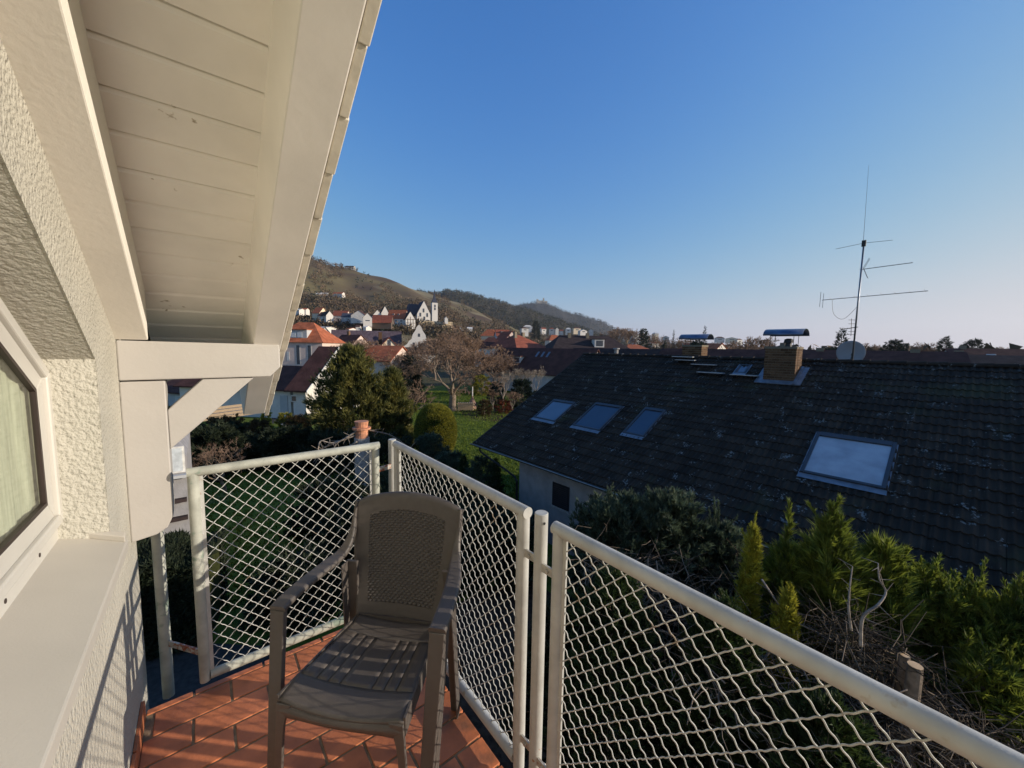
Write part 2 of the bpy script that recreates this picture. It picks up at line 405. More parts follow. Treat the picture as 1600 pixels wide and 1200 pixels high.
# window: fixed frame > sash, gasket, pane
def quadframe(y0, y1, zb, ztop, wd, x0, x1, mb):          # trapezoid ring; ztop(y) sloping head
    o_ = [(y0, zb), (y1, zb), (y1, ztop(y1)), (y0, ztop(y0))]
    k = sqrt(1+HS*HS)
    zt2 = lambda y: ztop(y)-wd*k
    i_ = [(y0+wd, zb+wd), (y1-wd, zb+wd), (y1-wd, zt2(y1-wd)), (y0+wd, zt2(y0+wd))]
    for a in range(4):
        b = (a+1) % 4
        mb.px([o_[a], o_[b], i_[b], i_[a]], x0, x1)
    return i_
ht = lambda y: -.058 + HS*(YR+.005-y)
fr = MB(); quadframe(-.95, YR+.005, -.625, lambda y: ht(y), .075, -.44, -.375, fr)
frame = fr.build("window_frame", "pvc", own, bevel=.003)
z1 = lambda y: ht(y)-.062*sqrt(1+HS*HS)
sa = MB(); ins = quadframe(-.89, YR-.055, -.565, z1, .030, -.44, -.361, sa)
z1b = lambda y: z1(y)-.030*sqrt(1+HS*HS)
quadframe(-.86, YR-.085, -.535, z1b, .052, -.3905, -.372, sa)
sash = sa.build("sash", "pvc", frame, bevel=.004)
z1c = lambda y: z1b(y)-.052*sqrt(1+HS*HS)
ga = MB(); gi = quadframe(-.81, YR-.137, -.483, z1c, .011, -.3845, -.3725, ga)
ga.build("gasket", "gasket", frame)
gp = MB(); gp.px([(-.80, -.475), (YR-.145, -.475), (YR-.145, z1c(YR-.145)-.004), (-.80, z1c(-.80)-.004)], -.380, -.3785)
glassm = bpy.data.materials.new("window_pane"); glassm.use_nodes = True
nn = glassm.node_tree.nodes; ll = glassm.node_tree.links
tr = nn.new("ShaderNodeBsdfTransparent"); tr.inputs[0].default_value = (.95, .97, .94, 1)
gl = nn.new("ShaderNodeBsdfGlossy"); gl.inputs["Roughness"].default_value = .03
mx = nn.new("ShaderNodeMixShader"); fz = nn.new("ShaderNodeLayerWeight"); pw = nn.new("ShaderNodeMath"); pw.operation = 'POWER'; pw.inputs[1].default_value = 5.0
ml = nn.new("ShaderNodeMath"); ml.operation = 'MULTIPLY_ADD'; ml.inputs[1].default_value = .45; ml.inputs[2].default_value = .03
ll.new(fz.outputs["Facing"], pw.inputs[0]); ll.new(pw.outputs[0], ml.inputs[0]); ll.new(ml.outputs[0], mx.inputs[0]); ll.new(tr.outputs[0], mx.inputs[1]); ll.new(gl.outputs[0], mx.inputs[2])
ll.new(mx.outputs[0], nn["Material Output"].inputs[0]); MT['pane'] = glassm
gp.build("pane", "pane", frame)
for (yy, zz) in ((1.60, -.592), (1.36, -.594)):
    MB().tube([(-.3765, yy, zz), (-.3735, yy, zz)], .006, 10).build("drain_cap", "gasket", frame)
# curtain with folds, and the dark room behind
V, F = [], []
ny, nz = 160, 6
for i in range(ny+1):
    y = -.9 + (YR+.83)*i/ny
    for j in range(nz+1):
        z = -.56 + (1.9)*j/nz
        V.append((-.3990 + .004*sin(y*46+.6*sin(y*9)) + .003*sin(y*119), y, z))
for i in range(ny):
    for j in range(nz): a = i*(nz+1)+j; F.append((a, a+1, a+nz+2, a+nz+1))
bulk("curtain", np.array(V), np.array(F), "curtain", own, smooth=True)
m = MB(); m.box(-2.6, -2.5, -3, 2.05, -1.57, 2.6); m.box(-2.5, -.46, -3, 2.05, -1.67, -1.57); m.box(-2.6, -.46, -3.1, -3.0, -1.6, 3.0)
m.build("room", "room", own)
# rafters
tail = 3.0
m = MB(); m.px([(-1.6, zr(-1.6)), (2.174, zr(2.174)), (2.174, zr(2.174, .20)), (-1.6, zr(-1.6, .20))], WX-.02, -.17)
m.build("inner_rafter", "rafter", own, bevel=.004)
m = MB()
A = [(.307, -1.6, zr(-1.6)), (.190, -1.6, zr(-1.6)), (.166, -1.6, zr(-1.6, .20)), (.307, -1.6, zr(-1.6, .20))]
B = [(.307, tail, zr(tail)), (.190, tail, zr(tail)), (.166, tail-.03, zr(tail-.03, .20)), (.307, tail-.03, zr(tail-.03, .20))]
m.prism(A, B); m.build("barge_rafter", "greypaint", own, bevel=.004)
# soffit boards, each with its own edges
kc, ks = cos(radians(29.5)), sin(radians(29.5))
pitch = .1235; nb = 36
y_first = 2.62
for i in range(nb):
    ya = y_first - (i)*pitch*kc; yb = ya - (pitch-.0045)*kc
    jit = random.uniform(-.0008, .0008)
    lo_, hi_ = .180+jit, .198
    def P(y, off, x): return (x, y - off*ks*0, zr(y, off))
    e = .006
    sec = [(ya, hi_), (ya, lo_+.006), (ya-e, lo_), (yb+e, lo_), (yb, lo_+.006), (yb, hi_)]
    m = MB(); m.prism([P(y, o, -.19) for y, o in sec], [P(y, o, .172) for y, o in sec])
    m.build("soffit_board", "soffit", own)
m = MB(); m.px([(-1.7, zr(-1.7, .203)), (2.66, zr(2.66, .203)), (2.66, zr(2.66, .24)), (-1.7, zr(-1.7, .24))], -4.5, .307)
m.build("roof_deck", "deck", own)
# verge tiles lap over the barge rafter, stepped
tl = .184
yy = tail + .05
k = 0
while yy > -1.5:
    ya, yb = yy, yy - tl*kc
    m = MB()
    sec_y = [(ya, zr(ya, .003)), (yb+.004, zr(yb+.004, .006)), (yb+.004, zr(yb+.004, .25)), (ya, zr(ya, .275))]
    m.px(sec_y, .3095, .334+.003*(k % 2))
    m.px([(ya, zr(ya, .245)), (yb, zr(yb, .245)), (yb, zr(yb, .262)), (ya, zr(ya, .275))], .05, .333)
    m.build("verge_tile", "verge", own, bevel=.003)
    yy -= tl*kc; k += 1
# bracket: arm, post, brace
YB = 2.175; th = .10
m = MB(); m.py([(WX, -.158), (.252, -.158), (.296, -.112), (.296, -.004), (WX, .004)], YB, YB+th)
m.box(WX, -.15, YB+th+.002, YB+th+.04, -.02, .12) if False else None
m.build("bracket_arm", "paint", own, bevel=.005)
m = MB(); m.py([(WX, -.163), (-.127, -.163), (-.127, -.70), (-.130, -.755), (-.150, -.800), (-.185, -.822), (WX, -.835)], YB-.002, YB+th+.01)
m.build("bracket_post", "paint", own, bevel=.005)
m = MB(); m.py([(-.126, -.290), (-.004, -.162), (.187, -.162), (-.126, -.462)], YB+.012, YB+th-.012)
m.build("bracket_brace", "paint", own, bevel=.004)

# ================================================================== balcony floor with clay tiles
FZ = -1.57
bf = thing("floor", None, None, (.3, 1.0, FZ)); bf["kind"] = "structure"
XE, YE = .815, 2.135
m = MB(); m.box(WX+.001, XE-.004, -1.6, YE-.004, FZ-.16, FZ-.012); m.build("slab", "edge", bf)
m = MB(); m.box(WX+.012, XE-.012, -1.6, YE-.012, FZ-.012, FZ-.004); m.build("grout", "grout", bf)
pxx, pyy = .1317*2, .1332
row = 0; y = 2.100+.0; first = None
y0 = YE
rows = [YE] + [1.968+.133*1 - .1332*i for i in range(0, 29)]
rows = [YE, 2.101-.0] + [1.968-.1332*i for i in range(27)]
cnt = 0
for r in range(len(rows)-1):
    ya, yb = rows[r], rows[r+1]
    if ya-yb < .02: continue
    off = .035 if r % 2 else -.0967
    xs = [off + .2634*i for i in range(-2, 5)]
    for a in xs:
        x0, x1 = max(a+.005, WX+.014), min(a+.2634-.005, XE-.002)
        if x1-x0 < .02: continue
        h = FZ + random.uniform(-.0008, .0008)
        m = MB(); m.box(x0, x1, yb+.005, ya-.005 if r else ya, h-.012, h)
        m.build("tile", "tile", bf, bevel=.0022)
# skirting tiles on the wall foot
y = 2.10
while y > -1.4:
    m = MB(); m.box(WX+.001, WX+.013, y-.255, y, FZ+.001, FZ+.075)
    m.build("skirting_tile", "tile", bf, bevel=.002); y -= .265

# ================================================================== railings
PITCH = .0424
def railing_panel(p0, p1, zb, zt, label, mats, off=0.0):
    """tube frame with crimped diagonal wires; p0, p1 = (x, y) of the two uprights' axes"""
    a = Vector((p0[0], p0[1], 0)); b = Vector((p1[0], p1[1], 0)); L = (b-a).length; u = (b-a)/L; nrm = Vector((-u.y, u.x, 0))
    t = thing("balcony_railing", label, "railing", (a.x, a.y, zb), "wire mesh railing panels of the balcony")
    r = .0205
    pt = lambda s, z, q=0: tuple(a + u*s + nrm*q + Vector((0, 0, z)))
    autosmooth(MB().tube([pt(-r, zt), pt(L+r, zt)], r, 20).build("top_rail", mats[0], t))
    autosmooth(MB().tube([pt(r, zb), pt(L-r, zb)], r, 20).build("bottom_rail", mats[0], t))
    for s in (0, L): autosmooth(MB().tube([pt(s, zb-r), pt(s, zt-.004)], r, 20).build("upright", mats[0], t))
    # flat bars inside the tubes that hold the wire ends
    for s in (r+.006, L-r-.006):
        f = MB()
        A_ = a + u*s
        ring0 = [A_ + u*dx + nrm*dq for dx, dq in ((-.007, -.0035), (.007, -.0035), (.007, .0035), (-.007, .0035))]
        f.prism([tuple(q+Vector((0, 0, zb+.01))) for q in ring0], [tuple(q+Vector((0, 0, zt-.01))) for q in ring0])
        f.build("mesh_bar", mats[1], t)
    W, H = L-2*r, (zt-zb)-2*r
    amp = .0022; rw = .00185
    VA = []
    count = 0
    for fam in (0, 1):
        dd = Vector((1, 1)) if fam == 0 else Vector((1, -1))
        # wires s + z = c  /  s - z = c, spaced PITCH*sqrt2 along s
        step = PITCH*sqrt(2)
        k = -int((H)/step)-2
        while k*step < W+H+step:
            c = k*step + off
            k += 1
            if fam == 0: s0 = max(0, c); s1 = min(W, c+H); f_z = lambda s: s-c
            else: s0 = max(0, c-H); s1 = min(W, c); f_z = lambda s: c-s
            if s1-s0 < .01: continue
            ln = (s1-s0)*sqrt(2)
            n_ = max(3, int(ln/(PITCH/10)))
            path = []
            for i in range(n_+1):
                s = s0+(s1-s0)*i/n_
                z = f_z(s)
                # crossing index along this wire
                q = (s + (z if fam == 0 else -z))/(step)  # phase runs one unit per crossing pitch/2
                ph = s*sqrt(2)/PITCH
                w1 = sin(2*pi*ph*1.5 + (pi/2 if fam else -pi/2)) * amp
                w2 = 0
                path.append(pt(r+s + w2*.7*(1 if fam == 0 else 1), zb+r+z - w2*.7*(1 if fam == 0 else -1), w1+ (0.0015 if fam else -.0015)))
            MB().tube(path, rw, 5, cap=False).build("wire", mats[2], t, smooth=True)
            count += 1
    return t
rp1 = railing_panel((-.055, 2.125), (.735, 2.125), -1.515, -.56, "far railing panel facing the camera behind the plastic chair, greenish grey tubes", ("rail2", "rail", "wire"), .01)
rp2 = railing_panel((.842, 2.075), (.842, .965), -1.515, -.56, "middle railing panel running past the right side of the chair", ("rail", "rail", "wire"), .02)
rp3 = railing_panel((.842, .795), (.842, -.95), -1.515, -.56, "nearest railing panel with the top rail running out at the bottom right corner", ("rail", "rail", "wire"), .035)
def railing_post(x, y, z1, label, m_, cap=False):
    t = thing("railing_post", label, "post", (x, y, FZ-.1), "round posts between the railing panels")
    MB().tube([(x, y, FZ-.1), (x, y, z1-.002), (x, y, z1)], [.0222, .0222, .0200], 24).build("pole", m_, t)
    autosmooth(t.children[0]) if t.children else None
    if cap:
        MB().tube([(x-.010*.7-.0163*.0, y-.0222, z1-.028), (x-.007, y-.0228, z1-.028)], .0048, 8).build("bolt_hole", "dark", t)
    return t
railing_post(.846, 2.160, -.545, "pale round corner post where the far and the middle railing panel meet", "rail")
railing_post(.844, .880, -.535, "pale round post between the middle and the nearest railing panel", "rail", True)
railing_post(-.196, 2.31, -.78, "grey round post at the house end of the railing, below the timber bracket", "rail2")
def clampbar(a, b, t_, z):
    a = Vector((*a, z)); b = Vector((*b, z)); d = (b-a).normalized(); n_ = Vector((-d.y, d.x, 0))
    m = MB()
    ring = lambda p: [tuple(p+n_*.0035*sx+Vector((0, 0, .014*sz))) for sx, sz in ((-1, -1), (1, -1), (1, 1), (-1, 1))]
    m.prism(ring(a), ring(b)); c = (a+b)/2
    m.tube([tuple(c-n_*.011), tuple(c+n_*.011)], .0065, 6)
    return m.build("clamp", "clamp", t_)
for z in (-.70, -1.40):
    clampbar((.735, 2.118), (.846, 2.150), rp1, z)
    clampbar((.836, .955), (.838, .890), rp2, z)
    clampbar((.836, .870), (.838, .800), rp3, z-.012)
clampbar((-.18, 2.29), (-.055, 2.120), rp1, -1.40)

# ================================================================== plastic armchair
E1 = Vector((.670, -.742, 0)).normalized(); EF = Vector((-.742, -.670, 0)).normalized()
OC = Vector((.436, 1.322, FZ))
def CX(a, b, z): return tuple(OC + E1*a + EF*b + Vector((0, 0, z)))
chair = thing("armchair", "brown plastic armchair with woven pattern backrest and slatted seat on the balcony", "chair", tuple(OC))
def seat_w(b):  # half width of the seat at depth b
    return .178 + (.215-.178)*((b+.20)/.40)
def seat_z(a, b):
    z = .428 + .020*((b+.20)/.40) - .016*(1-min(1, (a/.2)**2))
    if b > .13: z -= (min(.075, b-.13)/.075)**2*.014
    if b < -.13: z += ((-.13-b)/.07)**2*.012
    return z
def seat_patch(a0f, a1f, b0, b1, na, nb_, name, thick=.012):
    # a given as fraction of the half width
    V, F = [], []
    for side in (0, 1):
        for i in range(na+1):
            for j in range(nb_+1):
                b = b0+(b1-b0)*j/nb_; fq = a0f+(a1f-a0f)*i/na; a = fq*seat_w(b); b += .012*(1-fq*fq)*max(0, (b-.115)/.09)
                V.append(CX(a, b, seat_z(a, b)-side*thick))
    N = (na+1)*(nb_+1); idx = lambda i, j, s: s*N+i*(nb_+1)+j
    for i in range(na):
        for j in range(nb_):
            F.append((idx(i, j, 0), idx(i+1, j, 0), idx(i+1, j+1, 0), idx(i, j+1, 0)))
            F.append((idx(i, j, 1), idx(i, j+1, 1), idx(i+1, j+1, 1), idx(i+1, j, 1)))
    for i in range(na):
        F.append((idx(i, 0, 0), idx(i, 0, 1), idx(i+1, 0, 1), idx(i+1, 0, 0)))
        F.append((idx(i, nb_, 0), idx(i+1, nb_, 0), idx(i+1, nb_, 1), idx(i, nb_, 1)))
    for j in range(nb_):
        F.append((idx(0, j, 0), idx(0, j+1, 0), idx(0, j+1, 1), idx(0, j, 1)))
        F.append((idx(na, j, 0), idx(na, j, 1), idx(na, j+1, 1), idx(na, j+1, 0)))
    return bulk(name, np.array(V), np.array(F), "chair", chair, smooth=False)
sb = [seat_patch(-1, 1, .115, .205, 24, 8, "seat_front"), seat_patch(-1, 1, -.205, -.115, 24, 6, "seat_rear")]
edges = [-1, -.70, -.49, -.28, .28, .49, .70, 1]
for i in range(7):
    g_ = .009
    a0, a1 = edges[i]+(g_ if i else 0), edges[i+1]-(g_ if i < 6 else 0)
    seat_patch(a0, a1, -.115, .115, 6 if i == 3 else 3, 10, "slat")
# apron: front skirt with an arch, side skirts
V, F = [], []
nA = 24
for i in range(nA+1):
    f_ = -1+2*i/nA; a = f_*.215; zt_ = seat_z(a, .205)-.002; drop = .034+.026*abs(f_)**3
    bo = .205+.012*(1-f_*f_)
    for b, z in ((bo-.004, zt_), (bo+.008, zt_-drop*.5), (bo+.004, zt_-drop), (bo-.002, zt_-drop), (bo, zt_-drop*.5), (bo-.010, zt_-.004)):
        V.append(CX(a, b, z))
for i in range(nA):
    for j in range(6): F.append((i*6+j, i*6+(j+1) % 6, (i+1)*6+(j+1) % 6, (i+1)*6+j))
bulk("seat_apron", np.array(V), np.array(F), "chair", chair, smooth=True)
m = MB(CX)
for s in (-1, 1):
    m.prism([(s*.213, .205, .446), (s*.220, .205, .446), (s*.220, .205, .385), (s*.213, .205, .385)],
            [(s*.177, -.20, .436), (s*.184, -.20, .436), (s*.184, -.20, .385), (s*.177, -.20, .385)])
m.prism([(-.18, -.203, .44), (.18, -.203, .44), (.18, -.203, .39), (-.18, -.203, .39)], [(-.18, -.210, .44), (.18, -.210, .44), (.18, -.210, .39), (-.18, -.210, .39)])
m.build("side_apron", "chair", chair)
# backrest shell
def back_hw(t): return .192 + .050*sin(min(1, t*1.15)*pi/2) + .004*t   # half width at height fraction
def back_b(t, f): return -.195 - .105*t - .028*(1-f*f)*(.35+.65*t) - .012*sin(pi*t)
def back_top(f): return .930 - .040*f*f - .012*abs(f)**6
def back_pt(f, t, q=0.0):
    z = .405 + (back_top(f)-.405)*t
    hw = back_hw(t)
    return (f*hw, back_b(t, f)-q, z)
# outer ring: everything but the woven field
def field(f, t):   # inside woven field?
    return abs(f) < .70 and .16 < t < .865 - .05*f*f
NF, NT = 60, 84
V, F, = [], []
for s_, q in ((0, 0.0), (1, .006)):
    for i in range(NF+1):
        f = -1+2*i/NF
        for j in range(NT+1):
            t = j/NT
            rim = .010*max(0, (abs(f)-.93)/.07)**2 + .012*max(0, (t-.965)/.035)**2
            V.append(CX(*back_pt(f, t, q+rim)))
NN = (NF+1)*(NT+1); ix = lambda i, j, s: s*NN+i*(NT+1)+j
for i in range(NF):
    for j in range(NT):
        if field(-1+2*(i+.5)/NF, (j+.5)/NT): continue
        F.append((ix(i, j, 0), ix(i+1, j, 0), ix(i+1, j+1, 0), ix(i, j+1, 0))); F.append((ix(i, j, 1), ix(i, j+1, 1), ix(i+1, j+1, 1), ix(i+1, j, 1)))
for i in range(NF): F.append((ix(i, NT, 0), ix(i+1, NT, 0), ix(i+1, NT, 1), ix(i, NT, 1)))
for j in range(NT):
    F.append((ix(0, j, 0), ix(0, j+1, 0), ix(0, j+1, 1), ix(0, j, 1))); F.append((ix(NF, j, 0), ix(NF, j, 1), ix(NF, j+1, 1), ix(NF, j+1, 0)))
bulk("backrest", np.array(V), np.array(F), "chair", chair, smooth=True)
# woven field: over-and-under strands as relief
NFw, NTw = 120, 216
f_ = np.linspace(-.72, .72, NFw+1); t_ = np.linspace(.15, .875, NTw+1)
V = []
ncol, nrow = 15, 36
for f in f_:
    for t in t_:
        tt = min(t, .872 - .05*f*f) if t > .8 else t
        u_ = (f+.72)/1.44*ncol; v_ = (t-.15)/.725*nrow
        r_ = floor(v_); uu = u_ + .5*(r_ % 2)
        h = .0095*abs(sin(pi*uu))**.38*abs(sin(pi*v_))**.42
        V.append(CX(*back_pt(f, tt, 0.0080-h)))
F = []
for i in range(NFw):
    for j in range(NTw):
        a = i*(NTw+1)+j; F.append((a, a+NTw+1, a+NTw+2, a+1))
o = bulk("woven_panel", np.array(V), np.array(F), "chair", chair, smooth=True); o["kind"] = "stuff"
# arms, legs
def rrect(w_, h_, r_=.35, n_=3):
    out = []
    rr = min(w_, h_)*r_
    for cx, cy, a0 in ((w_/2-rr, h_/2-rr, 0), (-w_/2+rr, h_/2-rr, 90), (-w_/2+rr, -h_/2+rr, 180), (w_/2-rr, -h_/2+rr, 270)):
        for k_ in range(n_+1):
            a = radians(a0+90*k_/n_); out.append((cx+rr*cos(a), cy+rr*sin(a)))
    return out
def loft(m, rings):
    n_ = len(rings[0]); vs = [q for r_ in rings for q in r_]
    fs = [(i*n_+j, i*n_+(j+1) % n_, (i+1)*n_+(j+1) % n_, (i+1)*n_+j) for i in range(len(rings)-1) for j in range(n_)]
    fs += [tuple(range(n_-1, -1, -1)), tuple(range((len(rings)-1)*n_, len(rings)*n_))]
    m.add(vs, fs)
def smooth_path(pts, n_=8):
    pts = [Vector(p) for p in pts]; out = []
    for i in range(len(pts)-1):
        p0 = pts[max(0, i-1)]; p1 = pts[i]; p2 = pts[i+1]; p3 = pts[min(len(pts)-1, i+2)]
        for k_ in range(n_):
            t = k_/n_
            out.append(.5*((2*p1)+(p2-p0)*t+(2*p0-5*p1+4*p2-p3)*t*t+(-p0+3*p1-3*p2+p3)*t**3))
    out.append(pts[-1]); return out
for s in (-1, 1):
    pts = [(s*.236, -.312, .885), (s*.238, -.292, .82), (s*.236, -.260, .752), (s*.246, -.205, .700), (s*.266, -.12, .684), (s*.280, -.02, .678), (s*.286, .06, .672), (s*.286, .112, .664)]
    P_ = smooth_path(pts, 6); path = []
    for i, p in enumerate(P_):
        d = (P_[min(i+1, len(P_)-1)]-P_[max(i-1, 0)]).normalized()
        side = Vector((1, 0, 0)); side = (side - d*side.dot(d)).normalized(); up = side.cross(d)
        q = [Vector(CX(*v)) - OC for v in (side, up)]
        path.append((Vector(CX(*p)), E1*side.x+EF*side.y+Vector((0, 0, side.z)), E1*up.x+EF*up.y+Vector((0, 0, up.z))))
    m = MB(); n_ = len(path)
    m.sweep(path, lambda i: rrect(.012+.047*min(1, max(0, i/n_-.12)/.40), .024, .4))
    m.build("armrest", "chair", chair, smooth=False)
    # front column, an L of two flanges reaching from the arm to the floor
    m = MB(CX)
    def ring(z, ax, bx, wd, dp): return [(ax-wd/2, bx-dp/2, z), (ax+wd/2, bx-dp/2, z), (ax+wd/2, bx+dp/2, z), (ax-wd/2, bx+dp/2, z)]
    zs = [.660, .55, .44, .30, .15, 0]
    for k_ in range(5):
        def R_(z):
            q = (.66-z)/.66; return ring(z, s*(.286-.022*q), .105+.085*q, .052-.012*q, .020)
        def R2(z):
            q = (.66-z)/.66; return ring(z, s*(.308-.022*q), .080+.085*q, .007, .050-.010*q)
    loft(m, [R_(z) for z in zs]); loft(m, [R2(z) for z in zs])
    m.build("leg", "chair", chair, bevel=.003)
    m = MB(CX)
    def R3(z):
        q = (.44-z)/.44; w3 = .026+.030*max(0, 1-q*3.5)**2; cx = .214-w3/2+.030*q
        return ring(z, s*cx, .207+.003*q, w3, .012)
    zz = [.425, .41, .395, .38, .35, .30, .2, 0]
    loft(m, [R3(z) for z in zz])
    m.build("leg_flange", "chair", chair, bevel=.002)
    m = MB(CX)
    def R4(z):
        q = (.66-z)/.66; return ring(z, s*(.212+.018*q), -.222-.045*q, .050-.014*q, .016)
    loft(m, [R4(z) for z in zs])
    def R5(z):
        q = (.66-z)/.66; return ring(z, s*(.232+.018*q), -.200-.045*q, .007, .052-.012*q)
    loft(m, [R5(z) for z in zs])
    m.build("leg", "chair", chair, bevel=.003)
# ================================================================== neighbouring house
NA = Vector((8.728, 13.324, -4.0)); NU = Vector((.0319, -.99949, 0)); NN_ = Vector((.99949, .0319, 0))
AL = radians(27.8); NS = NN_*cos(AL)+Vector((0, 0, sin(AL))); NQ = Vector((-.46615, -.01488, .88458)).normalized()
def RX(u, s, q=0.0): return NA + NU*u + NS*s + NQ*q
def HX(u, n, z): return tuple(NA + NU*u + NN_*n + Vector((0, 0, z-NA.z)))      # u along the eave, n into the house, z absolute
UL = 23.0
nb_house = thing("neighbour_house", "low house with a big dark lichen speckled tiled roof beyond the railing", "house", HX(8, 6, GZ))
m = MB(); nr, zr_ = 8.0*cos(AL), -4.0+8.0*sin(AL)
m.add([HX(2.25, .6, GZ), HX(UL-1, .6, GZ), HX(UL-1, .6, -3.75), HX(2.25, .6, -3.75)], [(0, 1, 2, 3)])
m.X = HX
m2 = MB(HX)
m2.prism([(2.25, .6, GZ), (2.25, 8.9, GZ), (2.25, 8.9, -1.55), (2.25, nr, zr_-.25), (2.25, .6, -3.78)],
         [(UL-1, .6, GZ), (UL-1, 8.9, GZ), (UL-1, 8.9, -1.55), (UL-1, nr, zr_-.25), (UL-1, .6, -3.78)])  # unseen rear wall pulled in with the shortened slope, to let sun past
nw = m2.build("wall", "housewall", nb_house)
def win(u0, u1, z0, z1, frame_w=.05):
    f = MB(HX); f.box(u0-.04, u1+.04, .56, .595, z0-.09, z0-.03)
    w_ = f.build("window_sill", "concrete", nw)
    f = MB(HX)
    f.box(u0, u0+frame_w, .575, .597, z0, z1); f.box(u1-frame_w, u1, .575, .597, z0, z1)
    f.box(u0+frame_w, u1-frame_w, .575, .597, z0, z0+frame_w); f.box(u0+frame_w, u1-frame_w, .575, .597, z1-frame_w, z1)
    f.build("window", "dark", nw)
    f = MB(HX); k = int((z1-z0)/.07)
    f.box(u0+frame_w, u1-frame_w, .590, .598, z0+frame_w, z1-frame_w)
    for i in range(1, k): f.box(u0+frame_w, u1-frame_w, .580, .589, z0+.07*i, z0+.07*i+.05)
    f.build("shutter", "shutter", nw, kind="stuff")
win(4.03, 4.80, -5.50, -4.66); win(6.30, 7.15, -5.35, -4.68); win(10.6, 11.8, -5.6, -4.6)
f = MB(HX); f.box(5.68, 5.88, .57, .598, -4.86, -4.62); f.build("vent", "dark", nw)
# roof slab, eave board
m = MB()
q0, q1 = -.16, -.035
ring = lambda u: [tuple(RX(u, 0, q0)), tuple(RX(u, 8.0, q0)), tuple(RX(u, 8.0, q1)), tuple(RX(u, 0, q1))]
m.prism(ring(.02), ring(UL))
ROOF = m.build("roof", "deck", nb_house)
m = MB(HX)
back = lambda u: [(u, nr, zr_-.15), (u, nr+2.2, zr_-.15-1.55), (u, nr+2.2, zr_-1.55), (u, nr, zr_+.04)]  # unseen rear slope, shaped short so sun reaches the lawn and egg bush
m.prism(back(.02), back(UL)); m.build("rear_roof", "rooftile_field", nb_house)
# verge board
m = MB(); m.prism([tuple(RX(-.02, -.02, -.20)), tuple(RX(-.02, 8.02, -.20)), tuple(RX(-.02, 8.02, .03)), tuple(RX(-.02, -.02, .03))],
                  [tuple(RX(.018, -.02, -.20)), tuple(RX(.018, 8.02, -.20)), tuple(RX(.018, 8.02, .03)), tuple(RX(.018, -.02, .03))])
m.build("verge_board", "deck", nb_house)
# canonical tile: x along the eave, y up the slope
TW, TL, EXP = .30, .39, 8.0/24
def prof(x):
    r = 0
    for c in (.075, .225):
        d = abs(x-c)
        if d < .046: r = max(r, .030*cos(pi*d/.092)**1.3)
    return r
xs = np.array([0, .029, .045, .060, .075, .090, .105, .121, .179, .195, .210, .225, .240, .255, .271, .30])
tv, tf = [], []
for x in xs:
    p = prof(float(x)); x_ = min(x, .297)
    tv += [(x_, TL, p-.004), (x_, 0.0, p+.030), (x_, -.003, p+.006)]
nx = len(xs)
for i in range(nx-1):
    a, b = i*3, (i+1)*3
    tf += [(a, a+1, b+1, b), (a+1, a+2, b+2, b+1)]
TV = np.array(tv, dtype=np.float32); TF = np.array(tf)
tile_me = bpy.data.meshes.new("roof_tile"); tile_me.from_pydata([tuple(map(float, v)) for v in TV], [], [tuple(map(int, f)) for f in TF]); tile_me.materials.append(MT['rooftile'])
tile_me.polygons.foreach_set("use_smooth", [True]*len(tile_me.polygons)); tile_me.set_sharp_from_angle(angle=radians(50))
holes = [(1.50, 2.78, 2.25, 3.72), (3.62, 4.92, 2.28, 3.92), (5.72, 6.56, 2.44, 4.06), (10.72, 12.26, 2.32, 4.02), (8.76, 9.62, 6.5, 7.4), (7.70, 8.12, 6.86, 7.50)]
cells = []
ncols = int(UL/TW)
for r in range(24):
    for c in range(ncols):
        u, s = c*TW+.02, r*EXP
        if any(u+.05 > h[0] and u+TW-.05 < h[1] and s+.05 > h[2] and s+EXP-.02 < h[3] for h in holes): continue
        P = RX(u+.15, s+.15); d = P.dot(FW)
        px_, py_ = 800+FPX*P.dot(RT)/d, 600-FPX*P.dot(UP)/d
        vis = d > .5 and -5 < px_ < 1612 and py_ < 1000
        if vis and py_ > 783 + (px_-920)*.36 + 60 and px_ < 1400: vis = False
        cells.append((d if vis else 1e9, r, c, u, s))
cells.sort()
B3 = Matrix((NU, NS, NQ)).transposed()
near = cells[:290]; far = cells[290:]
roof_org = org_of(ROOF)
for d, r, c, u, s in near:
    o = bpy.data.objects.new("roof_tile", tile_me); COL.objects.link(o); o.parent = ROOF
    j = random.uniform(-.003, .003)
    o.matrix_local = Matrix.Translation(RX(u+j, s+random.uniform(-.004, .004), random.uniform(-.002, .003)) - roof_org) @ (Matrix.Rotation(0, 3, 'X').to_4x4()) @ (B3.to_4x4() @ Matrix.Rotation(random.uniform(-.008, .008), 4, 'Z'))
Bn = np.array(B3)
U_ = np.array([[u+random.uniform(-.003, .003), s+random.uniform(-.004, .004), random.uniform(-.002, .003)] for d, r, c, u, s in far])
orig = np.array(NA)[None] + U_ @ np.array([NU, NS, NQ])
V = (TV[None] @ np.array([NU, NS, NQ])) + orig[:, None, :]
F = (TF[None] + (np.arange(len(far))*len(TV))[:, None, None]).reshape(-1, 4)
o = bulk("field_tiles", V.reshape(-1, 3), F, "rooftile_field", nb_house, kind="stuff")
o.name = "roof_tiles"
autosmooth(o, 50)
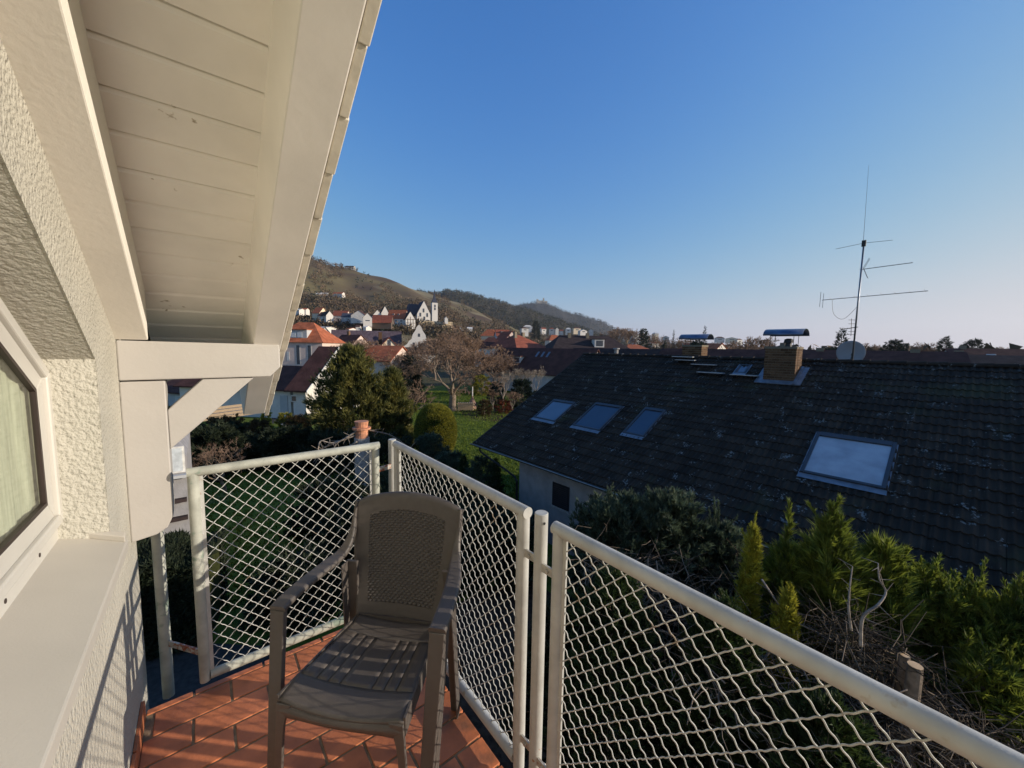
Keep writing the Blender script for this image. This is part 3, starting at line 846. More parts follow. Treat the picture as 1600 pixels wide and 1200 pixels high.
# ridge tiles
u = 0.0
rm = None
while u < UL-.2:
    m = MB(); path = []
    c0, c1 = RX(u, 8.0, .02), RX(u+.43, 8.0, .035)
    n_ = 8; A, B = [], []
    for rr, L_, c in ((.105, A, c0), (.122, B, c1)):
        for k_ in range(n_+1):
            a = pi*k_/n_-.1; L_.append(tuple(c + NN_*(-cos(a)*rr) + Vector((0, 0, sin(a)*rr*.8-.02))))
    m.add(A+B, [(i, i+1, n_+1+i+1, n_+1+i) for i in range(n_)] + [tuple(range(n_+1, 2*n_+2))])
    m.build("ridge_tile", "rooftile", nb_house, smooth=False); u += .40
# gutter and downpipe
m = MB()
n_ = 8; sec = [(-.065*cos(pi*k_/n_) - .06, -.065*sin(pi*k_/n_)) for k_ in range(n_+1)] 
sec = sec + [(x*.9-.006, y*.9) for x, y in reversed(sec)]
m.X = HX; m.prism([(-.08, x, -4.02+y) for x, y in sec], [(UL, x, -4.02+y) for x, y in sec]); m.build("gutter", "gutter", nb_house)
m = MB(HX); m.tube([(-.08, -.125, -4.018), (UL, -.125, -4.018)], .011, 8); m.build("gutter_bead", "alu", nb_house)
m = MB(HX); m.tube(smooth_path([(.55, -.06, -4.07), (.56, -.05, -4.22), (.75, .05, -4.36), (1.9, .50, -4.95), (2.12, .545, -5.12), (2.17, .55, -5.35), (2.17, .55, -7.0)], 5), .042, 10)
m.build("downpipe", "dark", nb_house, smooth=True)
# skylights
def skylight(u0, u1, s0, s1, glass, label, up=.085, hood=.14):
    t = thing("skylight", label, "skylight", tuple(RX((u0+u1)/2, (s0+s1)/2, .05)), "skylights in the dark roof")
    X = lambda a, b, c: tuple(RX(a, b, c))
    m = MB(X); w_ = .075
    m.box(u0, u0+w_, s0, s1, -.03, up); m.box(u1-w_, u1, s0, s1, -.03, up); m.box(u0+w_, u1-w_, s0, s0+w_, -.03, up-.01); m.box(u0+w_, u1-w_, s1-hood, s1, -.03, up+.012)
    m.build("frame", "darkframe", t, bevel=.006)
    m = MB(X); m.box(u0+w_, u1-w_, s0+w_, s1-hood, up-.035, up-.025); m.build("pane", glass, t)
    m = MB(X)
    m.add([(u0-.03, s0-.16, .052), (u1+.03, s0-.16, .052), (u1+.02, s0, .055), (u0-.02, s0, .055)], [(0, 1, 2, 3)])
    m.add([(u0-.03, s0-.02, .045), (u0-.002, s0-.02, .045), (u0-.002, s1+.05, .045), (u0-.03, s1+.05, .045)], [(0, 1, 2, 3)])
    m.add([(u1+.002, s0-.02, .045), (u1+.03, s0-.02, .045), (u1+.03, s1+.05, .045), (u1+.002, s1+.05, .045)], [(0, 1, 2, 3)])
    m.build("flashing", "lead", t)
    return t
skylight(1.52, 2.76, 2.28, 3.70, "glass", "leftmost roof window of the three in a row, its pane bright with sky")
skylight(3.64, 4.90, 2.30, 3.90, "glass_dim", "middle roof window of the three in a row, dark blue pane")
skylight(5.74, 6.54, 2.46, 4.04, "glass_dim", "narrow right roof window of the three in a row, dark blue pane")
skylight(10.74, 12.24, 2.34, 4.00, "glass_blind", "big single roof window with pale blue pane, nearest in the dark roof", .10, .16)
skylight(7.72, 8.10, 6.88, 7.48, "glass", "tiny exit hatch just left of the near brick chimney", .06, .05)
# brick chimneys
def chimney(u0, u1, n0, n1, zb, zt, label, hoodz, hu0, hu1, pot=True):
    t = thing("chimney", label, "chimney", HX((u0+u1)/2, (n0+n1)/2, zb))
    m = MB(HX); e = .012
    m.box(u0+e, u1-e, n0+e, n1-e, zb, zt-.01); m.build("mortar_core", "mortar", t)
    hB, j = .071, .012; rows_ = int((zt-.07-zb)/(hB+j)); k = 0
    z = zt-.07-hB
    first = None; meshes = {}
    def brick(cx, cn, cz, sx, sn):
        key = (round(sx, 3), round(sn, 3))
        if key not in meshes:
            b = MB(lambda x, y, z: tuple(NU*x+NN_*y+Vector((0, 0, z)))); b.box(-sx/2, sx/2, -sn/2, sn/2, -hB/2, hB/2)
            me = bpy.data.meshes.new("brick"); me.from_pydata(b.v, [], b.f); me.materials.append(MT['brick']); meshes[key] = me
        o = bpy.data.objects.new("brick", meshes[key]); COL.objects.link(o); o.parent = t
        o.location = Vector(HX(cx, cn, cz))-org_of(t)
    while z > zb:
        nu = max(2, round((u1-u0)/.25)); wu = (u1-u0)/nu
        off = .5 if k % 2 else 0
        i = -off
        while i < nu:
            a = max(0, i)*wu; b = min(nu, i+1)*wu
            if b-a > .03: brick(u0+(a+b)/2, n0+.006, z+hB/2, b-a-j, .02)
            i += 1
        nn2 = max(2, round((n1-n0)/.25)); wn_ = (n1-n0)/nn2; i = -.5+off
        while i < nn2:
            a = max(0, i)*wn_; b = min(nn2, i+1)*wn_
            if b-a > .03: brick(u1-.006, n0+(a+b)/2, z+hB/2, .02, b-a-j)
            i += 1
        z -= hB+j; k += 1
    m = MB(HX); m.box(u0-.02, u1+.02, n0-.02, n1+.02, zt-.07, zt); m.build("cap", "mortar", t, bevel=.005)
    # curved sheet hood on four legs
    m = MB(HX); nseg = 10; A = []; B = []
    for kk in range(nseg+1):
        a = pi*kk/nseg; nn3 = (n0+n1)/2 - cos(a)*(n1-n0)/2*1.12; zz = hoodz + sin(a)*.22
        A.append((hu0, nn3, zz)); B.append((hu1, nn3, zz))
    m.add(A+B, [(i, i+1, nseg+2+i, nseg+1+i) for i in range(nseg)])
    o = m.build("hood", "hood", t, smooth=True); so_ = o.modifiers.new("thick", 'SOLIDIFY'); so_.thickness = .006
    for uu in (u0+.10, u1-.12):
        for nn3 in (n0+.08, n1-.08):
            MB(HX).tube([(uu, nn3, zt), (uu, nn3, hoodz+.12)], .009, 6).build("hood_leg", "dark", t)
    if pot:
        MB(HX).tube([((u0+u1)/2+.12, (n0+n1)/2, zt), ((u0+u1)/2+.12, (n0+n1)/2, zt+.12), ((u0+u1)/2+.12, (n0+n1)/2, zt+.13), ((u0+u1)/2+.12, (n0+n1)/2, zt+.24), ((u0+u1)/2+.12, (n0+n1)/2, zt+.27)], [.10, .085, .14, .12, .06], 12).build("pot", "dark", t)
    return t
cz = lambda s: -4.0+s*sin(AL)
c1 = chimney(8.74, 9.62, 6.50*cos(AL), 6.50*cos(AL)+.72, cz(6.5)-.05, .20, "near brick chimney with curved metal hood, rising from the dark roof", .56, 8.66, 9.76)
m = MB()
X = lambda a, b, c: tuple(RX(a, b, c)); m.X = X
m.box(8.60, 9.62, 6.28, 6.50, .05, .075); m.box(9.622, 9.84, 6.28, 7.42, .05, .078); m.box(8.55, 8.738, 6.28, 7.42, .05, .078); m.box(9.625, 9.70, 6.28, 7.42, .08, .11)
fl = m.build("flashing", "lead", c1); fl["kind"] = "stuff"
c2 = chimney(5.16, 5.98, 8.0*cos(AL)+.25, 8.0*cos(AL)+.85, cz(8)-.5, .26, "smaller brick chimney with low metal hood, left of the roof hatch", .50, 5.0, 6.2, False)
vent = thing("vent_pipe", "short pale vent pipe at the left end of the dark ridge", "vent pipe", HX(1.8, nr+.3, cz(8)-.2))
MB(HX).tube([(1.8, nr+.3, cz(8)-.3), (1.8, nr+.3, cz(8)+.30)], .10, 12).build("pipe", "concrete", vent)
MB(HX).tube([(1.8, nr+.3, cz(8)+.30), (1.8, nr+.3, cz(8)+.36)], [.17, .15], 12).build("cap", "concrete", vent)
for i, (u0, u1, s, lb) in enumerate([(5.03, 5.9, 7.74, "topmost metal roof step, below the smaller chimney"), (5.28, 6.1, 7.47, "second metal roof step from the ridge, below the smaller chimney"), (6.08, 7.0, 7.16, "third metal roof step down, short bar halfway to the hatch"),
                     (6.55, 7.49, 6.58, "fourth metal roof step, left of the one under the hatch"), (7.73, 8.6, 6.54, "metal roof step right under the exit hatch")]):
    t = thing("roof_step", lb, "roof step", tuple(RX((u0+u1)/2, s, .03)), "metal steps on the dark roof")
    Xh = lambda a, b, c: tuple(RX(a, s, .04) + NN_*b + Vector((0, 0, c)))
    m = MB(Xh); m.box(u0, u1, -.13, .10, .10, .125); m.build("tread", "stepmetal", t, bevel=.003)
    for a in (u0+.12, u1-.15):
        m = MB(Xh); m.prism([(a, -.10, .10), (a, .22, .10), (a, .20, .06), (a, -.04, -.03)], [(a+.02, -.10, .10), (a+.02, .22, .10), (a+.02, .20, .06), (a+.02, -.04, -.03)]); m.build("bracket", "dark", t)
# antenna mast with dish
MU, MN = 10.8, nr+.02
mast0 = HX(MU, MN, cz(8)-.3)
an = thing("antenna_mast", "tall thin roof mast with three television antennas against the sky", "antenna", mast0)
dpt = Vector(mast0).dot(FW)
def pz(y, x=1340):                          # height on the mast seen at image row y
    d = ray(x, y); base = Vector(mast0); k = sqrt(base.x**2+base.y**2)/sqrt(d.x**2+d.y**2); return d.z*k
def px_u(x, y):                             # position along the roof seen at pixel x in the mast's plane
    d = ray(x, y); k = Vector(mast0).dot(NN_)/d.dot(NN_); return (d*k-NA).dot(NU)
MB(HX).tube([(MU, MN, cz(8)-.3), (MU, MN, pz(380))], .024, 10).build("pole", "alu", an, smooth=True)
MB(HX).tube([(MU, MN, pz(380)), (MU-.02, MN, pz(378)+.05), (px_u(1357, 262), MN, pz(262))], [.008, .006, .003], 6).build("whip", "alu", an)
MB(HX).tube([(px_u(1306, 388), MN, pz(388, 1306)), (MU, MN, pz(381)), (px_u(1395, 376), MN, pz(376, 1395))], .006, 6).build("dipole", "alu", an)
MB(HX).box(MU-.05, MU+.05, MN-.04, MN+.04, pz(386), pz(377)).build("clamp", "dark", an)
def yagi(x0, y0, x1, y1, nel, el, zr0, zr1, label):
    u0, u1 = px_u(x0, y0), px_u(x1, y1); za, zb_ = pz(y0, x0), pz(y1, x1)
    b = MB(HX).tube([(u0, MN+.04, za), (u1, MN+.04, zb_)], .010, 6).build("boom", "alu", an)
    for i in range(nel):
        f = (i+.8)/nel; uu = u0+(u1-u0)*f; zz = za+(zb_-za)*f
        MB(HX).tube([(uu, MN+.04-el, zz+.012), (uu, MN+.04+el, zz+.012)], .004, 4).build("element", "alu", b)
    return b, u0, za
b1, uu, zz = yagi(1343, 421, 1426, 411, 9, .09, 0, 0, "")
for s1, s2 in ((-1, .9), (1, .9)):
    for kx in (-.10, 0, .10):
        MB(HX).tube([(px_u(1349, 419)+.0, MN+.04+kx, pz(419, 1349)), (px_u(1357, 419), MN+.04+kx, pz(419, 1357)+s1*.30)], .005, 4).build("reflector", "alu", b1)
b2, uu, zz = yagi(1284, 468, 1450, 455, 8, .34, 0, 0, "")
for kx in (-.2, .2): MB(HX).tube([(uu, MN+kx, zz-.24), (uu, MN+kx, zz+.24)], .007, 5).build("reflector", "alu", b2)
MB(HX).tube(smooth_path([(px_u(1300, 468), MN+.03, pz(468, 1300)), (px_u(1303, 485), MN+.03, pz(490, 1303)), (px_u(1318, 496), MN+.03, pz(498, 1318)), (MU, MN+.03, pz(478))], 6), .005, 5).build("cable", "dark", an)
b3 = MB(HX).tube([(px_u(1314, 515), MN-.04, pz(515, 1314)), (MU+.06, MN-.04, pz(511))], .012, 6).build("boom", "dark", an)
for xx in (1315, 1320, 1326): MB(HX).tube([(px_u(xx, 514), MN-.25, pz(513, xx)), (px_u(xx, 514), MN+.2, pz(513, xx))], .006, 5).build("element", "dark", b3)
for yy in (500, 506, 518, 523): MB(HX).tube([(px_u(1326, yy), MN-.05, pz(yy, 1326)), (px_u(1337, yy), MN-.05, pz(yy, 1337))], .006, 5).build("element", "dark", b3)
MB(HX).tube([(px_u(1331, 498), MN-.05, pz(498, 1331)), (px_u(1330, 525), MN-.05, pz(525, 1330))], .008, 5).build("element", "dark", b3)
# dish, behind the mast
dsh = thing("satellite_dish", "round grey satellite dish on the ridge behind the antenna mast", "satellite dish", tuple(at(1329, 565, 14.4)))
dc = at(1329, 551, 14.4); dn = Vector((.25, -1.0, -.0)); dn = (-(dc.normalized())*.9 + Vector((0, 0, .12)) + NU*.1).normalized()
dx = dn.cross(Vector((0, 0, 1))).normalized(); dy = dn.cross(dx); V = [tuple(dc - dn*.0)]; F = []
nr_, na_ = 6, 32; Rd = .42
for i in range(1, nr_+1):
    for j in range(na_):
        a = 2*pi*j/na_; r_ = Rd*i/nr_
        V.append(tuple(dc + dx*r_*cos(a) + dy*r_*sin(a)*1.05 + dn*(.06*(i/nr_)**2)))
for j in range(na_): F.append((0, 1+j, 1+(j+1) % na_))
for i in range(nr_-1):
    for j in range(na_):
        a = 1+i*na_; F.append((a+j, a+na_+j, a+na_+(j+1) % na_, a+(j+1) % na_))
o = bulk("reflector", np.array(V), F, "dish", dsh, smooth=True); sm = o.modifiers.new("thick", 'SOLIDIFY'); sm.thickness = .006
MB().tube([tuple(dc-dn*.01), tuple(dc-dn*.25), (dc.x-dn.x*.25, dc.y-dn.y*.25, dc.z-1.6)], .025, 8).build("stand", "dark", dsh)
MB().tube([tuple(dc+dy*Rd*.9), tuple(dc+dy*Rd*.35+dn*.42)], .010, 6).build("feed_arm", "dark", dsh)
MB().tube([tuple(dc+dy*Rd*.33+dn*.40), tuple(dc+dy*Rd*.25+dn*.50)], .03, 8).build("receiver", "dark", dsh)
# small bits of dish support along the ridge
# ================================================================== terrain
def hz(x): return 600 + 0*x + (-600*tan(PIT)) + .0175*(x-800) + 0.3
def elev_tan(x, y):
    d = ray(x, y); return d.z/sqrt(d.x**2+d.y**2)
def azim(x, y=540):
    d = ray(x, y); return atan2(d.x, d.y)
TX = [430, 500, 560, 640, 700, 760, 820, 900, 1010]
TR = [60, 120, 200, 300, 450, 650, 900, 1200, 1500]
TY = {430: [0, 570, 545, 517, 498, 445, 390], 500: [0, 572, 548, 520, 501, 460, 404], 560: [0, 574, 551, 522, 503, 467, 424],
      640: [0, 577, 556, 530, 503, 474, 446], 700: [0, 578, 560, 538, 513, 484, 468], 760: [0, 579, 562, 547, 528, 508, 492],
      820: [0, 580, 564, 552, 541, 528, 519], 900: [0, 582, 568, 558, 551, 545, 539]}
TZ = []
for x in TX:
    if x == 1010: TZ.append([GZ-.2]*len(TR)); continue
    row = [GZ-.3]
    for r, y in zip(TR[1:7], TY[x][1:]): row.append(max(GZ-.2, r*elev_tan(x, y)))
    row += [row[-1]*.72-4, row[-1]*.3-8]
    TZ.append(row)
TZ = np.array(TZ); TA = np.array([azim(x) for x in TX]); TLR = np.log(np.array(TR, float))
def terrain_z(az, r):
    lr = np.clip(np.log(np.maximum(r, 60.0)), TLR[0], TLR[-1]); az = np.clip(az, TA[0], TA[-1])
    i = np.clip(np.searchsorted(TA, az)-1, 0, len(TA)-2); j = np.clip(np.searchsorted(TLR, lr)-1, 0, len(TLR)-2)
    fa = (az-TA[i])/(TA[i+1]-TA[i]); fr = (lr-TLR[j])/(TLR[j+1]-TLR[j])
    z = TZ[i, j]*(1-fa)*(1-fr)+TZ[i+1, j]*fa*(1-fr)+TZ[i, j+1]*(1-fa)*fr+TZ[i+1, j+1]*fa*fr
    k = np.clip((r-300)/600, 0, 1)
    return z + k*(3.0*np.sin(az*31+r*.011)+2.0*np.sin(az*67+r*.023))
def polar_mesh(name, az0, az1, na, rs, zf, m_):
    az = np.linspace(az0, az1, na); A, R = np.meshgrid(az, rs, indexing='ij')
    Z = zf(A, R); V = np.stack([R*np.sin(A), R*np.cos(A), Z], axis=2).reshape(-1, 3)
    nr = len(rs); i, j = np.meshgrid(np.arange(na-1), np.arange(nr-1), indexing='ij'); a = (i*nr+j).ravel()
    F = np.stack([a, a+1, a+nr+1, a+nr], axis=1)
    return bulk(name, V, F, m_, kind="structure", smooth=True)
MT['vine'] = mat("vineyard_hill", (.155, .125, .058), .95, col2=(.085, .055, .036), nscale=.011, world=True, detail=10, bump=1.0, bscale=.05)
add_spots(MT['vine'], (.20, .165, .095), .012, 1.10, .08, nscale=4)
MT['woods'] = mat("wooded_hill", (.060, .045, .030), .95, col2=(.030, .032, .018), nscale=.02, world=True, detail=10, bump=3.0, bscale=.08)
MT['farwoods'] = mat("far_wooded_hill", (.045, .040, .032), .95, col2=(.026, .026, .020), nscale=.006, world=True, detail=10, bump=4.0, bscale=.03)
polar_mesh("hill", radians(-55), TA[-1], 260, np.geomspace(60, 1500, 90), terrain_z, 'vine')
def ridge_hill(name, sil, R, Rf, Rb, m_, namp):
    a_ = np.array([azim(x) for x, y in sil]); z_ = np.array([R*elev_tan(x, y) for x, y in sil])
    def zf(A, Rr):
        zc = np.interp(A, a_, z_)
        t = np.where(Rr < R, np.clip((Rr-Rf)/(R-Rf), 0, 1), np.clip((Rb-Rr)/(Rb-R), 0, 1))
        s = np.sin(t*pi/2)**1.2
        return GZ-1 + (zc-GZ+1)*s + namp*s*(np.sin(A*90+Rr*.004)+.6*np.sin(A*211+Rr*.009))*(t < .98)
    polar_mesh(name, a_[0], a_[-1], 160, np.linspace(Rf, Rb, 44), zf, m_)
    return zf, a_
zfB, aB = ridge_hill("hill", [(560, 470), (640, 462), (690, 462), (715, 459), (745, 467), (790, 479), (830, 490), (870, 503), (905, 514), (940, 527), (985, 541), (1010, 548)], 1700, 900, 2300, 'woods', 3)
zfC, aC = ridge_hill("hill", [(600, 520), (700, 512), (770, 497), (800, 482), (815, 478), (835, 475), (850, 476), (870, 484), (900, 494), (935, 502), (960, 516), (990, 526), (1030, 536), (1080, 545), (1140, 548)], 3500, 2200, 4600, 'farwoods', 5)

# ================================================================== houses of the town
def frame_at(x, yb, depth, rot):
    P0 = at(x, yb, depth); c, s = cos(radians(rot)), sin(radians(rot))
    ex = (R0*c + Vector((0, 0, 1)).cross(R0)*s); ey = Vector((0, 0, 1)).cross(ex)
    def X(a, b, c_): return tuple(P0 + ex*a + ey*b + Vector((0, 0, c_)))
    return P0, X
def town_house(label, x0, x1, yr, ye, yb, depth, roof='orange', wall='white', kind='side', rot=0.0, d=None, wins=(), ch=(), dorm=(),
               name="house", cat="house", group=None, over=.35, ridge_in=.3, dark=True, skyl=(), below=2.0, pw='windowdark'):
    k = depth/FPX; w = (x1-x0)*k/cos(radians(rot if abs(rot) > 25 and kind == 'side' else 0)); he = (yb-ye)*k; hr = (yb-yr)*k
    P0, X = frame_at((x0+x1)/2, yb, depth, rot); d = d or w*.8
    t = thing(name, label, cat, tuple(P0), group)
    a = w/2; m = MB(X)
    if kind == 'side':
        m.prism([(-a, 0, -below), (-a, d, -below), (-a, d, he), (-a, d/2, hr-.1), (-a, 0, he)], [(a, 0, -below), (a, d, -below), (a, d, he), (a, d/2, hr-.1), (a, 0, he)])
    elif kind == 'gable':
        m.prism([(-a, 0, -below), (a, 0, -below), (a, 0, he), (0, 0, hr-.1), (-a, 0, he)], [(-a, d, -below), (a, d, -below), (a, d, he), (0, d, hr-.1), (-a, d, he)])
    else:
        m.box(-a, a, 0, d, -below, he)
    wl = m.build("wall", wall, t)
    th = .12; m = MB(X)
    if kind == 'side':
        sl = (hr-he)/(d/2); o = over
        for s in (0, 1):
            yo = -o if s == 0 else d+o; ze = he-o*sl
            ring = lambda xx: [(xx, yo, ze), (xx, d/2, hr), (xx, d/2, hr+th), (xx, yo, ze+th)]
            m.prism(ring(-a-o*.8), ring(a+o*.8))
    elif kind == 'gable':
        sl = (hr-he)/a; o = over
        for s in (-1, 1):
            ring = lambda yy: [(s*(a+o), yy, he-o*sl), (0, yy, hr), (0, yy, hr+th), (s*(a+o), yy, he-o*sl+th)]
            m.prism(ring(-o*.6), ring(d+o*.6))
    else:
        o = over; ri = a - (ridge_in*w)
        e = [(-a-o, -o, he), (a+o, -o, he), (a+o, d+o, he), (-a-o, d+o, he)]; rg = [(-ri, d/2, hr), (ri, d/2, hr)]
        m.add(e+rg, [(0, 1, 5, 4), (1, 2, 5), (2, 3, 4, 5), (3, 0, 4), (0, 3, 2, 1)])
    rf = m.build("roof", roof, t)
    for (fx, fz, fw, fh) in wins:
        m = MB(X); cx = -a+w*fx; zz = fz*(he if kind != 'gable' else hr); ww, hh = fw*w, fh*he
        m.box(cx-ww/2-.08, cx+ww/2+.08, -.03, .02, zz-hh/2-.08, zz+hh/2+.08)
        wn_ = m.build("window", "trim", wl)
        m = MB(X); m.box(cx-ww/2, cx+ww/2, -.045, -.031, zz-hh/2, zz+hh/2); m.build("pane", pw, wn_) if (ww*FPX/depth > 3.0) else None
    for (fx, fy, hh) in ch:
        m = MB(X); cx = -a+w*fx; cy = d*fy
        m.box(cx-.35, cx+.35, cy-.35, cy+.35, he, hr+hh); m.build("chimney", "mortar" if hh < 1 else "brick", rf)
    for (fx, fs, ww, hh, wm) in dorm:                # dormers on the front slope
        cx = -a+w*fx; yy = d/2*fs; z0 = he+(hr-he)*fs if kind != 'hip' else he+(hr-he)*fs
        m = MB(X); m.box(cx-ww/2, cx+ww/2, yy, yy+hh*1.2, z0-.1, z0+hh); dm = m.build("dormer", wm, rf)
        m = MB(X); m.box(cx-ww/2-.15, cx+ww/2+.15, yy-.15, yy+hh*1.7, z0+hh+.002, z0+hh+.12); m.build("dormer_roof", roof, rf)
        m = MB(X); m.box(cx-ww*.36, cx+ww*.36, yy-.02, yy-.003, z0+hh*.2, z0+hh*.85); m.build("window", pw, rf)
    for (fx, fs, ww, hh) in skyl:
        cx = -a+w*fx; sl = (hr-he)/(d/2); z0 = he+(hr-he)*fs; yy = d/2*fs; c_ = 1/sqrt(1+sl*sl)
        A = [(cx-ww/2, yy, z0+th+.05), (cx+ww/2, yy, z0+th+.05), (cx+ww/2, yy+hh*c_, z0+th+.05+hh*sl*c_), (cx-ww/2, yy+hh*c_, z0+th+.05+hh*sl*c_)]
        m = MB(X); m.prism(A, [(x, y-.02, z+.06) for x, y, z in A]); m.build("roof_window", "alu", rf)
    return t, X, w, d, he, hr
W2 = [(.3, .55, .14, .22), (.7, .55, .14, .22)]
W3 = [(.2, .5, .12, .22), (.5, .5, .12, .22), (.8, .5, .12, .22)]
# pink house at the left
t, X, w, d, he, hr = town_house("pink rendered house with orange roof and long grey dormer at the town's left edge", 416, 505, 502, 535, 592, 70, 'orange', 'pinkwall', 'hip', 0, 9,
    wins=[(.40, .62, .03, .22), (.575, .66, .055, .52), (.775, .66, .055, .52)], ridge_in=.36, over=.4)
m = MB(X); m.box(-3.6, 2.15, .6, 3.6, he+.1, he+2.3); dm = m.build("dormer", "greywall", t)
m = MB(X); m.box(-3.8, 2.3, .3, 4.6, he+2.3, he+2.42); m.build("dormer_roof", "orange", t)
for xx in (-.7, .45):
    m = MB(X); m.box(xx, xx+.85, .54, .59, he+.9, he+1.8); f = m.build("window", "windowpale", dm)
# brown-roofed house behind the yew
C0 = on_ground(479, 657)
dep = C0.dot(FW)
def cottage():
    P0 = C0; ang = radians(48); ey = Vector((sin(ang), cos(ang), 0)); ex = Vector((ey.y, -ey.x, 0))
    X = lambda a, b, c: tuple(P0+ex*a+ey*b+Vector((0, 0, c)))
    t = thing("house", "white garden house with steep brown roof half hidden by the big yew", "house", tuple(P0))
    he = 3.1; D = 9.0; W = 1.3; hr = 6.7
    m = MB(X); m.prism([(0, 0, 0), (0, D, 0), (0, D, he), (0, D/2, hr-.15), (0, 0, he)], [(-W, 0, 0), (-W, D, 0), (-W, D, he), (-W, D/2, hr-.15), (-W, 0, he)])
    wl = m.build("wall", "white", t)
    m = MB(X); sl = (hr-he)/(D/2); o = .55
    for s in (0, 1):
        yo = -o if s == 0 else D+o
        ring = lambda xx: [(xx, yo, he-o*sl), (xx, D/2, hr), (xx, D/2, hr+.14), (xx, yo, he-o*sl+.14)]
        m.prism(ring(.5), ring(-W-.5))
    rf = m.build("roof", "brownroof", t)
    m = MB(X); m.prism([(-W-.5, .3, 0), (-W-.5, 7, 0), (-W-.5, 7, 2.8), (-W-.5, 3.6, 4.6), (-W-.5, .3, 2.8)], [(-14, .3, 0), (-14, 7, 0), (-14, 7, 2.8), (-14, 3.6, 4.6), (-14, .3, 2.8)]); m.build("wing_wall", "white", t)
    m = MB(X)
    for yo, zo in ((-.1, 2.65), (7.4, 2.65)): m.prism([(-W-.45, yo, zo), (-W-.45, 3.6, 4.7), (-W-.45, 3.6, 4.82), (-W-.45, yo, zo+.12)], [(-14.3, yo, zo), (-14.3, 3.6, 4.7), (-14.3, 3.6, 4.82), (-14.3, yo, zo+.12)])
    m.build("wing_roof", "brownroof", t)
    for s in (0, 1):
        yo = -o-.02 if s == 0 else D+o+.02
        ring = lambda xx: [(xx, yo, he-o*sl-.22), (xx, D/2, hr-.2), (xx, D/2, hr+.16), (xx, yo, he-o*sl+.16)]
        MB(X).prism(ring(.505), ring(.56)).build("verge_board", "trim", rf)
    m = MB(X); m.box(-1.5, -.9, -.04, .01, 1.7, 2.3); w1 = m.build("window", "trim", wl)
    m = MB(X); m.box(-1.42, -.98, -.055, -.041, 1.78, 2.22); m.build("pane", "windowdark", w1)
    m = MB(X); m.box(-2.9, -2.1, .25, .299, .05, 2.2); m.build("door", "greywall", wl)
    for b in (2.0, 5.0, 6.5):
        m = MB(X); m.box(-.01, .05, b, b+.9, 1.2, 2.2); m.build("window", "windowdark", wl)
    
cottage()
town_house("house with bright orange pantile roof just right of the yew top", 556, 612, 541, 563, 600, 62, 'orange', 'pinkwall', 'side', -12, 8)
town_house("pale yellow gabled house with a red roof edge in front of the curved white gable", 590, 627, 528, 548, 580, 84, 'redroof', 'yellowwall', 'gable', 24, 10, wins=[(.5, .84, .14, .3)], ch=[(.2, .3, 1.2)])
# white baroque gable
P0, X = frame_at(655, 566, 150, 16); k = 150/FPX
t = thing("manor_house", "big house with white curved gable and dark slate roof below the church", "house", tuple(P0))
prof_ = [(-26, 0), (-26, 13), (-22.5, 18), (-20.5, 24.5), (-16, 28), (-13.5, 33), (-10, 36), (-8.5, 43), (-5, 49), (-3.0, 55), (0, 58.5), (3.0, 55), (5, 49), (8.5, 43), (10, 36), (13.5, 33), (16, 28), (20.5, 24.5), (22.5, 18), (26, 13), (26, 0)]
prof_ = [(x*1.12, z) for x, z in prof_]
m = MB(X); m.py([(x*k, z*k) for x, z in prof_], 0, .5); wl = m.build("gable_wall", "white", t)
m = MB(X); m.prism([(-22*k, .5, 0), (22*k, .5, 0), (22*k, .5, 18*k), (0, .5, 52*k), (-22*k, .5, 18*k)], [(-22*k, 26, 0), (22*k, 26, 0), (22*k, 26, 18*k), (0, 26, 52*k), (-22*k, 26, 18*k)])
m.build("roof", "purple", t)
m = MB(X); m.prism([(-30*k, -2.6, 14*k), (30*k, -2.6, 14*k), (26*k, -.05, 23*k), (-26*k, -.05, 23*k)], [(-30*k, -2.6, 13*k), (30*k, -2.6, 13*k), (26*k, -.05, 22*k), (-26*k, -.05, 22*k)]); m.build("porch_roof", "darkroof", t)
m = MB(X); m.box(-25*k, 25*k, -2.2, -.01, -3, 13*k); m.build("porch_wall", "white", t)
for fx, fz in ((-8, 28), (0, 28), (8, 28), (0, 42)):
    m = MB(X); m.box((fx-1.6)*k, (fx+1.6)*k, -.05, -.002, (fz-2.5)*k, (fz+2.5)*k); m.build("window", "windowdark", wl)
m = MB(X); m.prism([(-26*k, 4, 10*k), (-26*k, 12, 10*k), (-26*k, 8, 48*k)], [(-26*k-26, 4, 10*k), (-26*k-26, 12, 10*k), (-26*k-26, 8, 48*k)]); m.build("roof", "purple", t)
m = MB(X); m.box(-26*k-26, -26*k, 4.5, 11.5, -3, 10*k); m.build("wall", "white", t)
